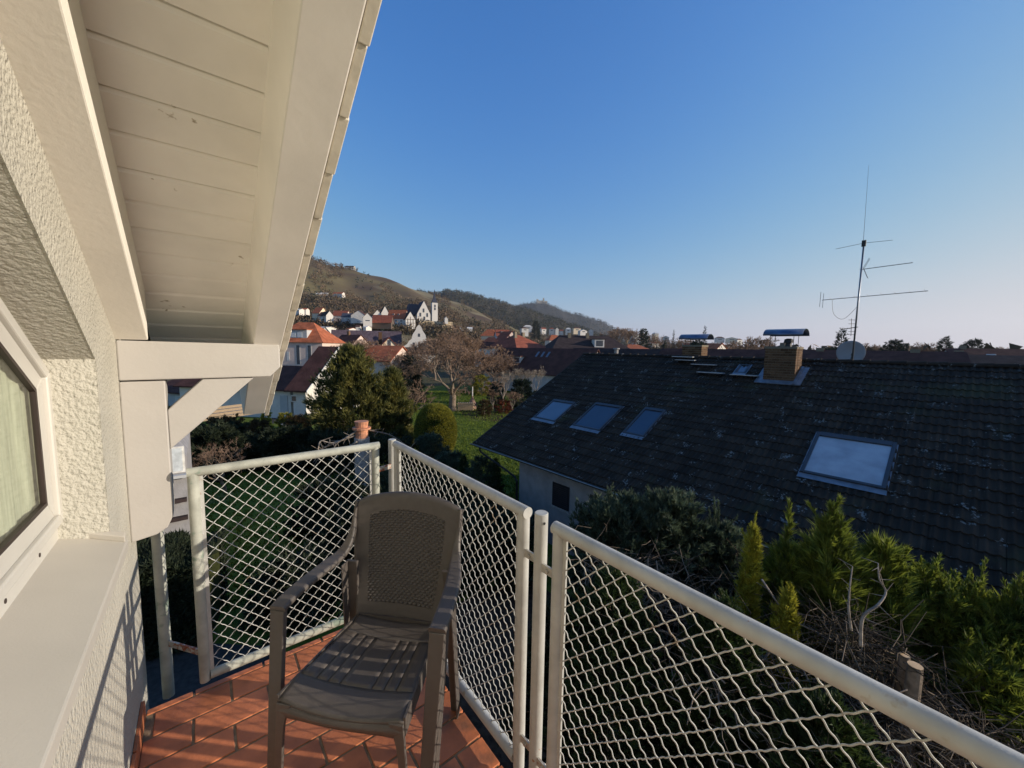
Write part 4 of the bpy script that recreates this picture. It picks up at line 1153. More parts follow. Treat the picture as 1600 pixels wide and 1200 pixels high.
# church on its terrace
P0, X = frame_at(662, 501, 420, 24); k = 1.12*420/FPX
t = thing("church", "white village church with dark roof and a slender spire on the stone terrace", "church", tuple(P0))
m = MB(X); m.prism([(-9*k, 0, -3), (9.5*k, 0, -3), (9.5*k, 0, 9*k), (.5*k, 0, 27*k), (-9*k, 0, 9*k)], [(-9*k, 26, -3), (9.5*k, 26, -3), (9.5*k, 26, 9*k), (.5*k, 26, 27*k), (-9*k, 26, 9*k)]); wl = m.build("nave", "white", t)
m = MB(X)
for s, xe in ((-1, -9.6), (1, 10.1)):
    ring = lambda yy: [(xe*k, yy, 8.3*k), (.5*k, yy, 27*k), (.5*k, yy, 27.8*k), (xe*k, yy, 9.1*k)]
    m.prism(ring(-.02), ring(28))
m.build("roof", "slate", t)
m = MB(X); m.prism([(-9.6*k, 6, 8.6*k), (-9.6*k, 26, 8.6*k), (-3*k, 26, 22*k), (-3*k, 6, 22*k)], [(-22*k, 8, 5.5*k), (-22*k, 26, 5.5*k), (-17*k, 24, 24*k), (-17*k, 10, 24*k)]); m.build("side_roof", "slate", t)
m = MB(X); m.box(-21*k, -9.2*k, 9, 25, -3, 5.5*k); m.build("side_aisle", "white", t)
for fx, fz, fw in ((-4.5, 8, 1.1), (0, 14, 1.1), (5, 8, 1.1), (1, 3, 1.2)):
    m = MB(X); m.box((fx-fw)*k, (fx+fw)*k, -.25, -.01, (fz-2.6)*k, (fz+2.6)*k); m.build("window", "windowdark", wl)
m = MB(X); m.box(11.5*k, 19.5*k, -1, 5, -3, 25.5*k); tw = m.build("tower", "white", t)
for fz in (21, 17.0):
    m = MB(X); m.box(14.6*k, 16.6*k, -1.2, -1.01, (fz-1.7)*k, (fz+1.7)*k); m.build("window", "windowdark", tw)
cx_, cy_ = 15.5*k, 2
m = MB(X); e = [(11.2*k, -1.2, 25.5*k), (19.8*k, -1.2, 25.5*k), (19.8*k, 5.2, 25.5*k), (11.2*k, 5.2, 25.5*k)]
m2_ = [(cx_-1.7*k, cy_-1.7*k, 31*k), (cx_+1.7*k, cy_-1.7*k, 31*k), (cx_+1.7*k, cy_+1.7*k, 31*k), (cx_-1.7*k, cy_+1.7*k, 31*k)]
m.prism(e, m2_); m.add(m2_+[(cx_, cy_, 45*k)], [(0, 1, 4), (1, 2, 4), (2, 3, 4), (3, 0, 4)]); m.build("spire", "slate", t)
P0, X = frame_at(684, 503, 395, 20); k = 400/FPX
t = thing("retaining_wall", "long sandstone terrace wall under the church", "wall", tuple(P0))
m = MB(X); m.prism([(-32*k, 0, -19*k), (22*k, 0, -22*k), (24*k, 2, 1*k), (-26*k, 2, 1.0*k)], [(-32*k, 30, -19*k), (22*k, 30, -22*k), (24*k, 30, 1*k), (-26*k, 30, 1*k)])
t2 = m.build("stone_wall", "sandstone", t)
for i in range(20):
    m = MB(X); xx = random.uniform(-26, 20); zz = -random.uniform(2, 16); m.box(xx*k, (xx+random.uniform(1, 4))*k, -.25, .3+abs(zz)*.02, zz*k, (zz+random.uniform(.6, 1.6))*k); m.build("stone", "sandstone", t2)
town_house("tiny white chapel on the right end of the church terrace", 695, 700, 495, 498, 503, 395, 'white', 'white', 'gable', 20, 4, name="chapel", cat="chapel")
tb = town_house("half timbered white gable house left of the church", 634, 649, 487, 499, 510, 330, 'darkroof', 'white', 'gable', 30, 14, wins=[(.35, .3, .1, .2), (.65, .3, .1, .2)])[0]
k = 330/FPX; P0, X = frame_at(641.5, 510, 330, 30)
for z in (5, 10.5): MB(X).box(-7*k, 7*k, -.12, -.03, z*k, (z+.7)*k).build("beam", "timber", tb)
for a in (-4.2, 0, 4.2): MB(X).box((a-.35)*k, (a+.35)*k, -.16, -.125, 0, (15 if a == 0 else 12)*k).build("beam", "timber", tb)
town_house("long orange tiled house above a white wall, left of the half timbered gable", 605, 633, 484, 497, 506, 335, 'orange', 'white', 'side', -6, 9, wins=W3, dorm=[(.3, .35, 1.6, 1.3, 'white'), (.6, .35, 1.6, 1.3, 'white')], over=.5)
town_house("dark red barn with open dark ground floor left of the orange house", 581, 611, 492, 503, 510, 300, 'redroof', 'timber', 'side', 0, 8, over=.6)
town_house("white pointed gable directly above the dark red barn", 583, 597, 484, 493, 500, 340, 'darkroof', 'white', 'gable', 26, 12)
town_house("taller white half timbered gable with dark roof above the barn", 596, 608, 478, 490, 500, 345, 'darkroof', 'white', 'gable', 26, 16, wins=[(.5, .6, .15, .15)])
town_house("broad white gable house with low roof, left of the dark red barn", 549, 571, 485, 493, 501, 300, 'brownroof', 'white', 'gable', 8, 12, wins=[(.35, .45, .12, .3), (.65, .45, .12, .3)])
town_house("small white house with a balcony on its front under the broad gable", 568, 581, 489, 496, 506, 290, 'brownroof', 'white', 'gable', 21, 9, wins=[(.5, .3, .5, .15)])
town_house("bluish house with grey roof beside the broad white gable", 534, 551, 489, 495, 502, 310, 'slate', 'greywall', 'side', 10, 9, wins=W2)
town_house("white pointed gable above the dark hedge at the left of the town", 510, 521, 486, 493, 500, 300, 'darkroof', 'white', 'gable', 46, 12, wins=[(.5, .4, .2, .3)])
town_house("red roofed cottage wedged between the white gables on the left", 519, 541, 485, 493, 499, 320, 'redroof', 'pinkwall', 'side', 0, 9, wins=W3)
town_house("orange tiled house at the foot of the dark trees on the left slope", 487, 500, 480, 489, 497, 330, 'orange', 'yellowwall', 'side', -12, 10, wins=W2)
town_house("brown roofed white house low on the left slope", 496, 512, 487, 493, 499, 315, 'brownroof', 'white', 'side', -10, 9, wins=W2)
town_house("white flat roofed house behind the pink house", 484, 509, 510, 512, 526, 150, 'white', 'white', 'side', 0, 9)
town_house("small white gable behind the pink house", 503, 514, 511, 518, 530, 140, 'darkroof', 'white', 'gable', 26, 9)
town_house("grey roofed house half hidden by reddish bare trees left of the pale yellow gable", 515, 552, 523, 540, 560, 120, 'brownroof', 'pinkwall', 'side', -20, 9, ch=[(.35, .5, 1.2)], wins=W2)
town_house("lonely white villa on the crest of the vineyard hill", 539, 553, 415, 417, 422, 830, 'darkroof', 'white', 'side', 0, 9, wins=W3)
town_house("white house over the quarry with orange roof", 519, 535, 456, 459, 465, 560, 'orange', 'white', 'side', -8, 9, wins=W3)
town_house("pale villa left of the quarry", 494, 511, 457, 460, 466, 560, 'white', 'white', 'side', 10, 9, wins=W3)
LW = ["little white house at the far left edge of the slope beside our eave", "second little white house from the left, beside the eave", "little white cube in the trees below the bluish house", "little white cube below the broad white gable", "little white cube under the small house with the balcony", "little pale house right of the church terrace", "little pale house a step further right of the terrace", "little pale house halfway between terrace and the orange hipped roof"]
for i, (a, b, c, D) in enumerate([(461, 468, 482, 340), (470, 478, 481, 345), (540, 546, 512, 260), (556, 562, 508, 250), (567, 572, 509, 250), (706, 712, 510, 420), (715, 722, 512, 430), (730, 738, 511, 440)]):
    town_house(LW[i], a, b, c, c+2.5, c+7, D, random.choice(['white', 'brownroof', 'orange']), 'white', 'side', random.uniform(-20, 20), 8, group="little white houses among the trees", wins=[(.5, .5, .3, .3)])
# quarry face
def rockface():
    P0, X = frame_at(530, 488, 540, 0); k = .9
    t = thing("quarry_rock", "pale sandstone quarry face under the houses on the left slope", "rock", tuple(P0))
    rng = np.random.default_rng(3); nx_, nz_ = 46, 16; V = []
    for i in range(nx_+1):
        f = i/nx_; top = (34*sin(pi*min(1, f*1.35+.18))**.7*(1-f*.35)) if f < .98 else 3
        for j in range(nz_+1):
            g_ = j/nz_; x = (-38+78*f+rng.normal()*.3)*k; z = (-8+(top+8)*g_ - 14*f)*k
            V.append(X(x, 8+g_*22+rng.normal()*1.2, z+rng.normal()*.6))
    F = [(i*(nz_+1)+j, (i+1)*(nz_+1)+j, (i+1)*(nz_+1)+j+1, i*(nz_+1)+j+1) for i in range(nx_) for j in range(nz_)]
    bulk("rock_face", np.array(V), F, "rock", t)
rockface()
# centre of the town
town_house("brown hipped roof with white eaves rising behind the big bare tree", 742, 790, 526, 545, 560, 95, 'brownroof', 'white', 'hip', 0, 10, ridge_in=.40)
town_house("small orange hipped roof above the brown one", 751, 775, 514, 525, 531, 190, 'orange', 'yellowwall', 'hip', -8, 9)
town_house("grey and white house with dark red roof in the town centre", 776, 797, 515, 525, 535, 170, 'redroof', 'greywall', 'side', 10, 9, wins=W2, dorm=[(.5, .3, 1.6, 1.2, 'white')])
town_house("narrow red and white gable beside the grey one", 792, 808, 518, 527, 540, 150, 'redroof', 'pinkwall', 'gable', 28, 9, wins=[(.5, .4, .2, .2)])
town_house("pale gable end peeping between the brown hip and the dark red hip", 790, 799, 524, 530, 545, 100, 'redroof', 'pinkwall', 'gable', 20, 8)
town_house("big hipped roof, dark left side, orange sunlit right side", 800, 867, 523, 545, 560, 90, 'redroof', 'white', 'hip', 38, 13, ridge_in=.42, dorm=[], ch=[(.35, .4, .7), (.7, .5, .7)])
town_house("orange roof far behind the two hipped roofs", 858, 880, 523, 532, 540, 200, 'orange', 'white', 'hip', 10, 9)
town_house("long dark hipped roof with white dormer and sunlit red right end", 862, 990, 523, 548, 570, 85, 'darkroof', 'white', 'hip', 6, 14, ridge_in=.17, dorm=[(.60, .18, 2.2, 1.9, 'white')], ch=[(.28, .42, .5), (.52, .42, .5)])
town_house("low roof with orange hip right of the long dark roof", 978, 1015, 538, 546, 556, 110, 'orange', 'white', 'hip', 0, 10)
# long brown terrace roofs
town_house("long reddish brown roof with three roof windows and one small dormer", 752, 900, 545, 582, 612, 60, 'brownroof', 'greywall', 'side', -36, 9, dorm=[(.31, .33, 1.4, 1.15, 'greywall')], skyl=[(.47, .60, .35, 1.25), (.525, .60, .35, 1.25), (.58, .60, .35, 1.25)])
town_house("second long dark brown roof with two small dormers, behind the dark tiled roof", 884, 1050, 546, 584, 612, 56, 'darkroof', 'greywall', 'side', -36, 9, dorm=[(.13, .55, 1.0, .8, 'greywall'), (.06, .16, 1.0, .8, 'greywall')])
town_house("long brown roof running behind the smaller chimney", 1050, 1235, 547, 575, 600, 48, 'brownroof', 'greywall', 'side', -40, 7, ch=[(.68, .5, .3)])
town_house("long dark roof behind the dish and the mast", 1235, 1420, 549, 575, 600, 40, 'brownroof', 'greywall', 'side', -40, 7, ch=[(.12, .5, .5), (.33, .5, .35), (.80, .5, .3)])
town_house("very long dark roof near the right edge with small pale chimneys", 1400, 1640, 556, 575, 600, 44, 'darkroof', 'greywall', 'side', -40, 7, ch=[(.06, .4, .5), (.46, .4, .6)])
t, X, w, d, he, hr = town_house("house with small white gable dormer on a brown roof at the right edge", 1530, 1640, 546, 566, 590, 62, 'brownroof', 'greywall', 'side', -30, 9, ch=[(.15, .5, .6)])
m = MB(X); m.prism([(-3.6, -.4, he-.5), (-1.4, -.4, he-.5), (-2.5, -.4, he+1.25)], [(-3.6, 2.5, he-.5), (-1.4, 2.5, he-.5), (-2.5, 2.5, he+1.25)]); m.build("gable_dormer", "white", t)
town_house("white twin gabled house with a red roof between the two chimneys", 1108, 1146, 537, 545, 556, 105, 'orange', 'white', 'gable', 41, 10, wins=[(.5, .3, .2, .2)])
town_house("dark roof behind the right side of the near chimney", 1250, 1290, 543, 556, 570, 46, 'darkroof', 'white', 'side', 12, 8, ch=[(.5, .5, .6)])
far_small = [(815, 826, 511, 600), (818, 832, 508, 900), (846, 854, 512, 900), (858, 866, 512, 950), (868, 873, 512, 900), (874, 880, 515, 800), (884, 892, 512, 1000), (896, 908, 511, 1000), (906, 918, 515, 700), (920, 927, 514, 800),
             (983, 990, 517, 500), (988, 999, 522, 450), (1010, 1014, 525, 420), (1023, 1029, 519, 520), (1035, 1045, 525, 480), (992, 1012, 528, 380), (1060, 1068, 533, 480), (1018, 1032, 534, 350), (1070, 1080, 538, 300), (1118, 1132, 526, 1500), (1135, 1152, 527, 1600), (1150, 1162, 529, 1500)]
HC = ["white", "brownroof", "darkroof", "redroof"]
for i, (a, b, c, D) in enumerate(far_small):
    wh = ["under the wooded hill", "above the orange roof", "above the long dark roof", "over the dark roof end", "near the round conifer", "on the skyline"][0 if a < 840 else 1 if a < 866 else 2 if a < 900 else 3 if a < 970 else 4 if a < 1050 else 5]
    town_house("tiny pale far house, number %s from the left, %s" % (["one", "two", "three", "four", "five", "six", "seven", "eight", "nine", "ten", "eleven", "twelve", "thirteen", "fourteen", "fifteen", "sixteen", "seventeen", "eighteen", "nineteen", "twenty", "twenty one", "twenty two"][sorted(q[0] for q in far_small).index(a)], wh), a, b, c, c+2.2, c+6.5, D, random.choice(['brownroof', 'white', 'darkroof', 'redroof']), random.choice(['white', 'yellowwall', 'white', 'greywall']), random.choice(['side', 'gable', 'hip']), random.uniform(-25, 25), 9, group="pale houses at the foot of the castle hill", wins=[(.5, .5, .4, .3)], below=8)
# castle
P0, X = frame_at(846, 479, 3450, 0); k = 3450/FPX
t = thing("castle", "ruined pale castle with two towers on the farthest hilltop", "castle", tuple(P0))
for a, b, z in ((-8, -5, 5), (-5, 2, 3.5), (2, 4.2, 6.5), (4.2, 9, 3)):
    m = MB(X); m.box(a*k, b*k, 0, 3*k, -6*k, (z*1.25+5)*k); m.build("tower" if z > 4 else "wall", "rock", t)
# hedge wall
# ================================================================== trees
def bare_arrays(seed, h, spread=.55, levels=6, trunk=.22, r0=.035, upward=.25, twigs=5, forks=(2, 3), lean=0.0, droop=0.0, tw=.011):
    rng = random.Random(seed); T, C = [], []
    def grow(p, d, L, r, lev):
        n_ = 4 if lev < 2 else 3
        for i in range(n_):
            q = p + d*(L/n_); r2 = r*(1-.28/n_)
            (T if r > .012*h/8 and lev <= 3 else C).append((p, q, r, r2)); p = q; r = r2
            d = (d + Vector((rng.gauss(0, .11), rng.gauss(0, .11), rng.gauss(0, .08)+upward*.10-droop*.1*lev))).normalized()
            if lev >= 2:
                for k_ in range(2 if lev > 3 else 1):
                    if rng.random() < .75:
                        e = (d + Vector((rng.gauss(0, .7), rng.gauss(0, .7), rng.gauss(.15, .5)))).normalized(); l2 = L*rng.uniform(.25, .6)
                        m1 = p+e*l2*.5; e2 = (e+Vector((rng.gauss(0, .3), rng.gauss(0, .3), rng.gauss(.1, .3)))).normalized()
                        C.append((p, m1, r*.4, r*.28)); C.append((m1, m1+e2*l2*.5, r*.28, r*.1))
        if lev >= levels:
            for k_ in range(twigs):
                e = (d + Vector((rng.gauss(0, .55), rng.gauss(0, .55), rng.gauss(.1, .45)))).normalized(); l2 = L*rng.uniform(.4, .9)
                C.append((p, p+e*l2, r*.7, r*.25))
            return
        k_ = rng.randint(*forks) + (2 if lev == 0 else 0)
        a0 = rng.random()*6.28
        for j in range(k_):
            a = a0+6.283*j/k_+rng.gauss(0, .3); t_ = spread*rng.uniform(.55, 1.25)
            u = d.orthogonal().normalized(); v = d.cross(u)
            e = (d*cos(t_)+(u*cos(a)+v*sin(a))*sin(t_)).normalized()
            grow(p, e, L*rng.uniform(.62, .86) if lev else L*rng.uniform(.85, 1.15), r*rng.uniform(.55, .72), lev+1)
    grow(Vector((0, 0, 0)), Vector((lean, 0, 1)).normalized(), h*trunk, h*r0, 0)
    zmax = max(s[1].z for s in T+C); sc = h/zmax
    f = lambda S_, n_, mn=0: segs_mesh([tuple(s[0]*sc) for s in S_], [tuple(s[1]*sc) for s in S_], [max(mn, s[2]*sc) for s in S_], [max(mn*.7, s[3]*sc) for s in S_], n_)
    return f(T, 6), f(C, 3, tw)
PROTO = {}
def bare_tree(label, loc, h, seed=1, mats=("bark", "twig"), group=None, name="bare_tree", cat="tree", key=None, rotz=0.0, widen=1.0, mn=0, **kw):
    key = key or (seed, mats, tuple(sorted(kw.items())))
    t = thing(name, label, cat, tuple(loc), group)
    if key not in PROTO:
        (TV_, TF_), (CV_, CF_) = bare_arrays(seed, 8.0, **kw)
        res = []
        for nm, V, F, m_ in (("trunk", TV_, TF_, mats[0]), ("crown", CV_, CF_, mats[1])):
            o = bulk(nm, V, F, m_, None); me = o.data; bpy.data.objects.remove(o); res.append((nm, me))
        PROTO[key] = res
    for nm, me in PROTO[key]:
        o = bpy.data.objects.new(nm, me); COL.objects.link(o); o.parent = t
        o.scale = (h/8*widen, h/8*widen, h/8); o.rotation_euler = (0, 0, rotz)
    return t
def foliage(h, R, profile, nb, nt, ts, k, width, spread=.9, e0=(-.2, .7), z0=.05, rng=RNG, out=.45, inner=.30, sweep=0.0, droop=0.0, lat=.16, leaders=0, lead=.25):
    """branches of a full crown -> tufts. returns mesh arrays and branch segments"""
    P, D, S_, SA, SB, RA, RB = [], [], [], [], [], [], []
    for i in range(nb):
        t = z0+(1-z0)*(i+rng.random())/nb; a = i*2.39996+rng.normal()*.3; L = R*profile(t)*(.72+.40*rng.random())
        e = e0[0]+(e0[1]-e0[0])*t + rng.normal()*.10
        d = np.array([cos(a)*cos(e), sin(a)*cos(e), sin(e)]); b = np.array([0, 0, h*t])
        SA.append(b); SB.append(b+d*L*.9); RA.append(.012*h/6*(1.2-t)+.004); RB.append(.004)
        m = max(3, int(nt*L/R))
        f = inner+(1-inner)*rng.random(m)**.8
        side = np.array([-sin(a), cos(a), 0]); up = np.cross(d, side)
        l = rng.normal(size=m)*lat*R*(1.1-f); l2 = rng.normal(size=m)*lat*.5*R
        p = b+d*(L*f)[:, None]+side*l[:, None]+up*(l2*.6-droop*f*f*L)[:, None]
        dd = d*(.8)+side*(l/(R*.3)+rng.normal(size=m)*.35)[:, None]+np.array([0, 0, 1.])*(out-.3+sweep)+rng.normal(size=(m, 3))*.25
        P.append(p); D.append(dd); S_.append(ts*(.7+.5*rng.random(m)))
    for i in range(leaders):
        j = int(len(SB)*(.25+.74*rng.random())); f = .45+.55*rng.random(); b = np.array(SA[j])+(np.array(SB[j])-np.array(SA[j]))*f
        a = rng.normal(size=2)*.28; up = np.array([a[0], a[1], 1.0]); L = lead*(.5+.8*rng.random()); m = 14
        q = b + np.outer(np.linspace(-.3, 1, m), up)*L
        P.append(q); D.append(np.tile(up, (m, 1))+rng.normal(size=(m, 3))*.25); S_.append(np.full(m, ts*.75)*np.linspace(1.1, .6, m))
        SA.append(b-up*L*.3); SB.append(b+up*L); RA.append(.005); RB.append(.002)
    P = np.concatenate(P); D = np.concatenate(D); S_ = np.concatenate(S_)
    return blades(P, D, S_, k, spread, width, rng), segs_mesh(SA, SB, RA, RB, 3)
def conifer(label, loc, h, R, m_, nb, nt, ts, k, width, profile, name="conifer", cat="tree", group=None, trunk_r=None, rng=None, **kw):
    t = thing(name, label, cat, tuple(loc), group); rng = rng or np.random.default_rng(abs(hash(label)) % 1000 if False else sum(map(ord, label)))
    (V, F), (BV, BF) = foliage(h, R, profile, nb, nt, ts, k, width, rng=rng, **kw)
    L = np.array(loc)
    tr = trunk_r or h*.018
    TVv, TFv = segs_mesh([(0, 0, 0), (0, 0, h*.5)], [(0, 0, h*.5), (0, 0, h*.97)], [tr, tr*.6], [tr*.6, tr*.1], 7)
    V2, F2 = join([(TVv, TFv), (BV, BF)])
    bulk("trunk", V2+L, F2, "bark", t); bulk("crown", V+L, F, m_, t)
    return t
cone = lambda t: (1-t)**.8
dome = lambda t: sqrt(max(0, 1-((t-.28)/.74)**2))*(1 if t > .28 else .75+.25*t/.28)
ovoid = lambda t: sin(pi*min(1, (t*.93+.07)))**.6

# ---- big yew in the garden
p = on_ground(552, 706)
conifer("big dark yew like evergreen with two tops in the middle of the garden", p, 6.5, 3.3, "yew", 260, 60, .34, 7, .055, lambda t: (1-t)**.55*(.80+.28*min(1, t*4)), z0=.02, e0=(.1, 1.1), out=.8, spread=.7, name="evergreen_tree")
p2 = p + Vector((2.3, -.9, 0))
conifer("lower right companion of the big yew, its top below and right of it", p2, 5.2, 2.0, "yew", 150, 50, .34, 7, .055, lambda t: (1-t)**.5, z0=.02, e0=(.1, 1.1), out=.8, spread=.7, name="evergreen_tree")
# ---- clipped egg
pe = on_ground(681, 714)
t = thing("clipped_bush", "tall egg shaped clipped bush on the sunny lawn", "bush", tuple(pe))
sc = pe.dot(FW)/FPX; He, Re = 86*sc, 32*sc
V, F = [], []
for i in range(17):
    ph = pi*i/16; z = He*.46 - cos(ph)*He*.50
    rr = Re*.93*sin(ph)**.85*(1.06 if z < He*.5 else 1.0)
    for j in range(28): a = 2*pi*j/28; V.append((pe.x+rr*cos(a), pe.y+rr*sin(a), pe.z+max(0, z)))
for i in range(16):
    for j in range(28): F.append((i*28+j, i*28+(j+1) % 28, (i+1)*28+(j+1) % 28, (i+1)*28+j))
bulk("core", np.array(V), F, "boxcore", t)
n_ = 16000; ph = np.arccos(1-2*RNG.random(n_)); a = RNG.random(n_)*2*pi
rr = Re*np.sin(ph)**.85*.97; P_ = np.stack([pe.x+rr*np.cos(a), pe.y+rr*np.sin(a), pe.z+np.maximum(.02, He*.46-np.cos(ph)*He*.50)], 1)
D_ = np.stack([np.sin(ph)*np.cos(a), np.sin(ph)*np.sin(a), -np.cos(ph)*.8+.3], 1)
V, F = blades(P_, D_, .085, 4, 1.0, .045); bulk("leaves", V, F, "box", t)
# ---- bare trees of the garden
pb = on_ground(707, 642)
bare_tree("big bare spreading tree with forked pale trunk behind the lawn", pb, 9.6, 11, ("bark", "twig_red"), spread=.50, trunk=.10, levels=7, r0=.020, rotz=1.0, widen=1.2, twigs=6, tw=.013)
pf = on_ground(641, 683)
bare_tree("pruned fruit tree with thick dark trunk left of the clipped egg", pf, 4.6, 5, ("bark", "twig_red"), spread=.75, trunk=.26, levels=5, r0=.036, widen=1.1, upward=.7, twigs=5)
bare_tree("thin young tree with dark stem in the middle of the lawn", on_ground(716, 646, GZ), 2.9, 9, ("bark", "twig"), spread=.4, trunk=.5, levels=3, r0=.012, twigs=3)
spots = [(786, 628, 4.4, "twig_grey", "multi stemmed pale shrub behind the dark roof, leftmost"), (812, 622, 4.6, "twig_grey", "pale bare shrub rising over the roof verge, second from left"), (838, 620, 4.8, "twig_grey", "pale bare shrub nearest the top of the roof verge"),
         (770, 636, 2.6, "twig", "brownish low bare bush at the lawn edge"), (800, 640, 2.4, "twig_red", "reddish low bush by the roof verge")]
for i, (x, y, h, m_, lb) in enumerate(spots):
    bare_tree(lb, on_ground(x, y+6), h, 21+i % 3, ("bark_pale", m_), spread=.42, trunk=.16, levels=5, r0=.014, upward=.8, twigs=5, rotz=i, name="bare_shrub", cat="shrub", widen=1.2)
# ---- mid distance trees behind the garden
def mid(x, y, depth):
    v = at(x, y, depth); return v
mids = [(560, 600, 66, 8.0, "twig_red", 31, 1.3, "reddish bare tree above the orange pantile house"), (600, 600, 70, 7.6, "twig_red", 32, 1.4, "reddish bare tree left of the pale yellow gable"), (530, 600, 75, 7.5, "twig", 33, 1.2, "brown bare tree right of the pink house"),
        (740, 612, 62, 8.5, "twig", 31, 1.2, "brown bare tree right of the big forked tree"), (770, 612, 60, 6.5, "twig_red", 32, 1.3, "reddish bare tree at the left end of the long brown roof"), (625, 610, 66, 6.5, "twig", 33, 1.2, "brown bare tree in front of the yellow gable"),
        (680, 606, 80, 9.0, "twig_red", 31, 1.2, "bare tree in front of the curved white gable"), (760, 572, 120, 9, "twig", 32, 1.2, "bare tree above the brown hipped roof"), (700, 570, 130, 11, "twig_red", 33, 1.3, "bare tree under the church terrace"), (720, 568, 135, 12, "twig", 31, 1.3, "bare tree right below the terrace end"),
        (745, 566, 140, 10, "twig_red", 32, 1.2, "bare tree between terrace and brown hipped roof"), (590, 560, 120, 8.5, "twig", 33, 1.3, "brown bare tree under the dark red barn"), (560, 556, 125, 9, "twig_red", 31, 1.2, "reddish bare tree below the dark hedge"), (530, 556, 130, 8, "twig", 32, 1.2, "brown bare tree behind the pink house roof")]
for i, (x, y, D, h, m_, sd_, wd_, lb) in enumerate(mids):
    b = mid(x, y, D); b.z = max(GZ, float(terrain_z(np.array([atan2(b.x, b.y)]), np.array([sqrt(b.x**2+b.y**2)]))[0])) if D > 100 else GZ
    bare_tree(lb, b, h, sd_, ("bark", m_), spread=.55, trunk=.14, levels=6, r0=.018, rotz=i*1.3, widen=wd_, twigs=5, tw=.021)
conifer("dark blue green pine behind the yew and left of the big bare tree", on_ground(640, 618)*.86+Vector((0, 0, -.98)), 5.6, 2.2, "pine", 130, 40, .42, 6, .10, lambda t: (1-t)**.5, z0=.03, name="pine_tree", out=.6)
conifer("dark shrubby evergreen between the lawn and the roof verge", on_ground(815, 640), 3.2, 1.6, "pine", 80, 36, .28, 6, .07, dome, z0=.0, name="evergreen_bush", cat="bush", out=.6)
conifer("dark evergreen bush left of the pale shrubs", on_ground(776, 632), 2.5, 1.1, "pine", 60, 30, .28, 6, .07, dome, z0=.0, name="evergreen_bush", cat="bush", out=.6)
conifer("low yellowish bush behind the big bare tree", on_ground(752, 618), 2.6, 1.6, "box", 60, 30, .28, 6, .07, dome, z0=.0, name="bush", cat="bush", out=.6)
conifer("red leaved low bush beside the roof verge", on_ground(787, 646), 1.2, 1.0, "redshrub", 40, 26, .18, 6, .05, dome, z0=.0, name="bush", cat="bush", out=.6)
# bushes between the balcony and the lawn
conifer("blue grey bush in front of the clipped egg", on_ground(672, 752), 2.3, 1.05, "spruce_blue", 90, 60, .14, 8, .030, dome, z0=.0, name="bush", cat="bush", out=.6)
conifer("second blue grey bush right below the clipped egg", on_ground(702, 776), 1.9, 1.0, "spruce_blue", 80, 50, .14, 8, .030, dome, z0=.0, name="bush", cat="bush", out=.6)
conifer("small dark upright conifer on the lawn, left of the downpipe", on_ground(724, 792), 2.3, .60, "fir", 80, 44, .13, 8, .028, cone, z0=.02, name="conifer", out=.6)
conifer("green grey bush close to the corner of the neighbour wall", on_ground(752, 800), 2.2, .85, "spruce_blue", 80, 44, .13, 8, .028, dome, z0=.02, name="bush", cat="bush", out=.6)
conifer("dark narrow conifer beside the neighbour wall corner", on_ground(774, 806), 2.4, .55, "fir", 80, 44, .12, 8, .028, cone, z0=.02, name="conifer", out=.6)
